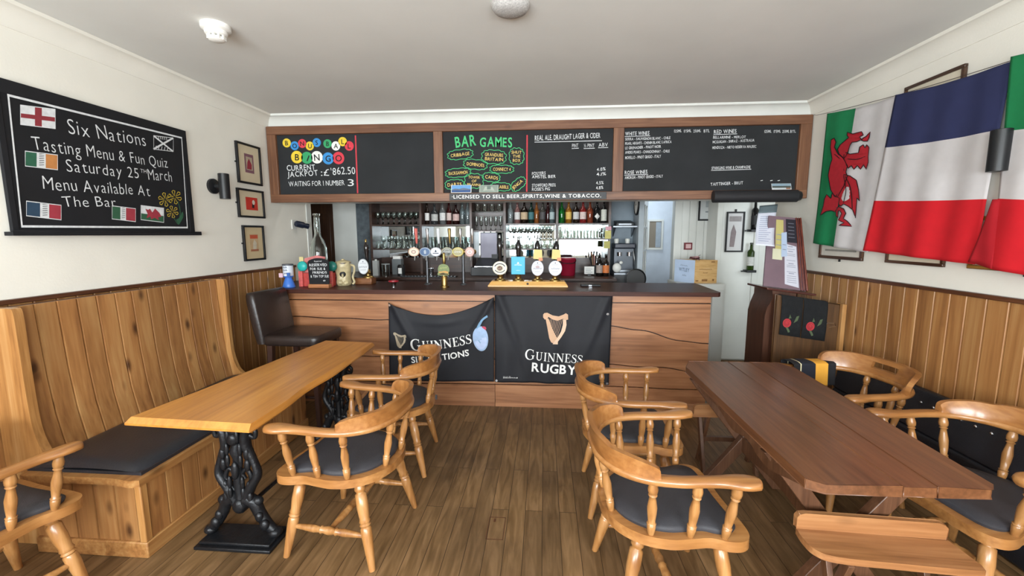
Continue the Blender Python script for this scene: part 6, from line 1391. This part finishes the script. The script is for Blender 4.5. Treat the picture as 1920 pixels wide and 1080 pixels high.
t = thing('wall_clock', 'round black rimmed clock on the pier beside the doorway', 'clock', (1.17, 5.56, 1.97)); m = MB(); T = Matrix.Rotation(radians(-90), 4, 'Y'); m.lathe([(0, 0), (.13, 0), (.13, .02), (.115, .022), (.112, .012), (0, .012)], 32, T=T); m.build('rim', M_dk, t); m = MB(); m.lathe([(0, .012), (.112, .012), (.112, .014), (0, .014)], 32, T=T); m.build('dial', M_paper, t); m = MB(); m.box(-.018, -.015, -.003, .003, 0, .08); m.box(-.018, -.015, 0, .05, -.003, .003); m.build('hands', M_dk, t)
t = thing('round_tray', 'round black tray standing on edge by the doorway', 'tray', (1.12, 5.28, .86)); m = MB(); T = Matrix.Translation((0, 0, .20)) @ Matrix.Rotation(radians(80), 4, 'X'); m.lathe([(0, 0), (.11, 0), (.118, .02), (.123, .02), (.115, -.005), (0, -.005)], 36, T=T); m.build('tray', M_black, t); m = MB(); m.tube([(.122*cos(a), -.022, .20+.122*sin(a)) for a in [pi*.15+pi*.7*i/20 for i in range(21)]], .004, 6); m.build('bright_rim', M_chrome, t)
# crate and what carries it
t = thing('hall_cabinet', 'white cabinet under the wine crate beyond the bar end', 'cabinet', (1.80, 5.12, 0)); m = MB(); m.box(-.26, .24, -.2, .3, 0, 1.04); m.build('carcass', M_gloss, t, bevel=.004); m = MB(); m.box(-.24, .22, -.212, -.2, .1, .98); m.build('door', M_gloss, t, bevel=.004)
pA, pB, pC = at(1265, 500, Y=5.22), at(1303, 500, Y=5.0), at(1345, 500, Y=5.04)
t = thing('wine_crate', 'wooden wine crate with a pale printed side beyond the right end of the bar', 'crate', (pB.x, pB.y, 1.0405)); o = t.location; zt = at(1303, 488, Y=5.0).z-o.z
PA, PB, PC = Vector((pA.x-o.x, pA.y-o.y)), Vector((0, 0)), Vector((pC.x-o.x, pC.y-o.y)); PD = PA+PC
base = [PB, PC, PD, PA]; cen = PD/2; M_ply = wood('crate_ply', 'b99056', 'cfa66c', 'dab884', 0, .6, 0, vary=.04)
for k in range(4):
    a, b = base[k], base[(k+1) % 4]; ai, bi = a+(cen-a)*.06, b+(cen-b)*.06
    m = MB(); m.rings([[(p.x, p.y, z) for p in (a, b, bi, ai)] for z in (0, zt)]); m.build('crate_side', plain('crate_pale', 'b9cbe4', .6, noise=.06) if k == 3 else M_ply, t)
m = MB(); m.rings([[(p.x+(cen.x-p.x)*.05, p.y+(cen.y-p.y)*.05, z) for p in base] for z in (0, .012)]); m.build('crate_bottom', M_ply, t)
m = MB(); d = (PA-PB); n_ = Vector((d.y, -d.x)).normalized(); n_ = n_ if n_.x < 0 else -n_; f1 = lambda a, b: (PA.x+(PB.x-PA.x)*a+n_.x*.002, PA.y+(PB.y-PA.y)*a+n_.y*.002, b*zt)
text(m, 'WITLEY', (.22, .50), (.74, .47), .16, f1, bold=.03); scrawl(m, (.30, .72), (.64, .70), .07, f1, 0, .25, 8); scrawl(m, (.42, .28), (.60, .26), .08, f1, 0, .25, 9); m.build('print', chalk('6f7f98'), t)
m = MB(); d = PC-PB; n2 = Vector((d.y, -d.x)).normalized(); n2 = n2 if n2.y < 0 else -n2; f2 = lambda a, b: (d.x*a+n2.x*.002, d.y*a+n2.y*.002, b*zt)
scrawl(m, (.2, .58), (.76, .58), .05, f2, 0, .4, 10); scrawl(m, (.37, .42), (.57, .42), .06, f2, 0, .35, 12)
for a, b, c_, e in ((.72, .88, .90, .95), (.05, .18, .08, .13), (.33, .58, .08, .17), (.80, .88, .09, .18)): rect(m, a, c_, b, e, f2)
m.build('print', chalk('8a6238'), t)
for k in range(5):
    m = MB(); c = PD*(.25+.12*k); rnd_ = random.Random(k); pts = [Vector((c.x+rnd_.uniform(-.07, .07), c.y+rnd_.uniform(-.05, .05), zt+rnd_.uniform(-.02, .05))) for _ in range(4)]
    m.add([pts[0], pts[1], pts[2]+Vector((0, 0, .02)), pts[3]], [(0, 1, 2), (0, 2, 3)]); m.build('tissue_scrap', plain('tissue_maroon', '5a2a30', .8) if k != 2 else plain('tissue_pink', 'c9a0a0', .8), t, solid=.003)
p = at(1290, 461, Y=YB-.03)
simple('call_point', 'dark red framed call point on the white boarding above the crate', 'call point', p.x, YB-.0145, p.z-.05, [('frame', plain('callpoint_red', '74222c', .4), bx_(-.05, .05, -.03, 0, 0, .092)), ('face', plain('callpoint_face', 'd8b4b4', .4), bx_(-.033, .033, -.033, -.03, .018, .074))])
p = at(1275, 462, Y=YB-.03)
# wine bottles on black brackets in the hall
for px, py0, hx, lb, lab in ((1414, 430, '141416', '2a2a2c', 'dark wine bottle on the upper black wall bracket in the hall'), (1406, 506, '3f5a1e', 'c9c9c4', 'green wine bottle with white label on the lower wall bracket in the hall')):
    p = at(px, py0, Y=5.39); 
    t = thing('bottle_bracket', ('upper' if py0 < 450 else 'lower')+' black wall bracket holding a wine bottle in the hall', 'bracket', (p.x, 5.478, p.z-.03)); m = MB(); m.box(-.055, .055, -.14, 0, 0, .03); m.build('ledge', M_black, t, bevel=.004); m = MB(); m.box(-.012, .012, -.012, 0, -.06, .12); m.build('wall_strip', M_black, t); m = MB(); m.box(-.10, -.055, -.09, -.07, .005, .02); m.build('side_arm', M_black, t)
    bottle(lab, p.x, 5.39, p.z+.0005, hx, lb, .33 if py0 > 450 else .34, .040, .015, cap='2a3018' if py0 > 450 else '141416', shape='s', labz=(.16, .48), name='wine_bottle')
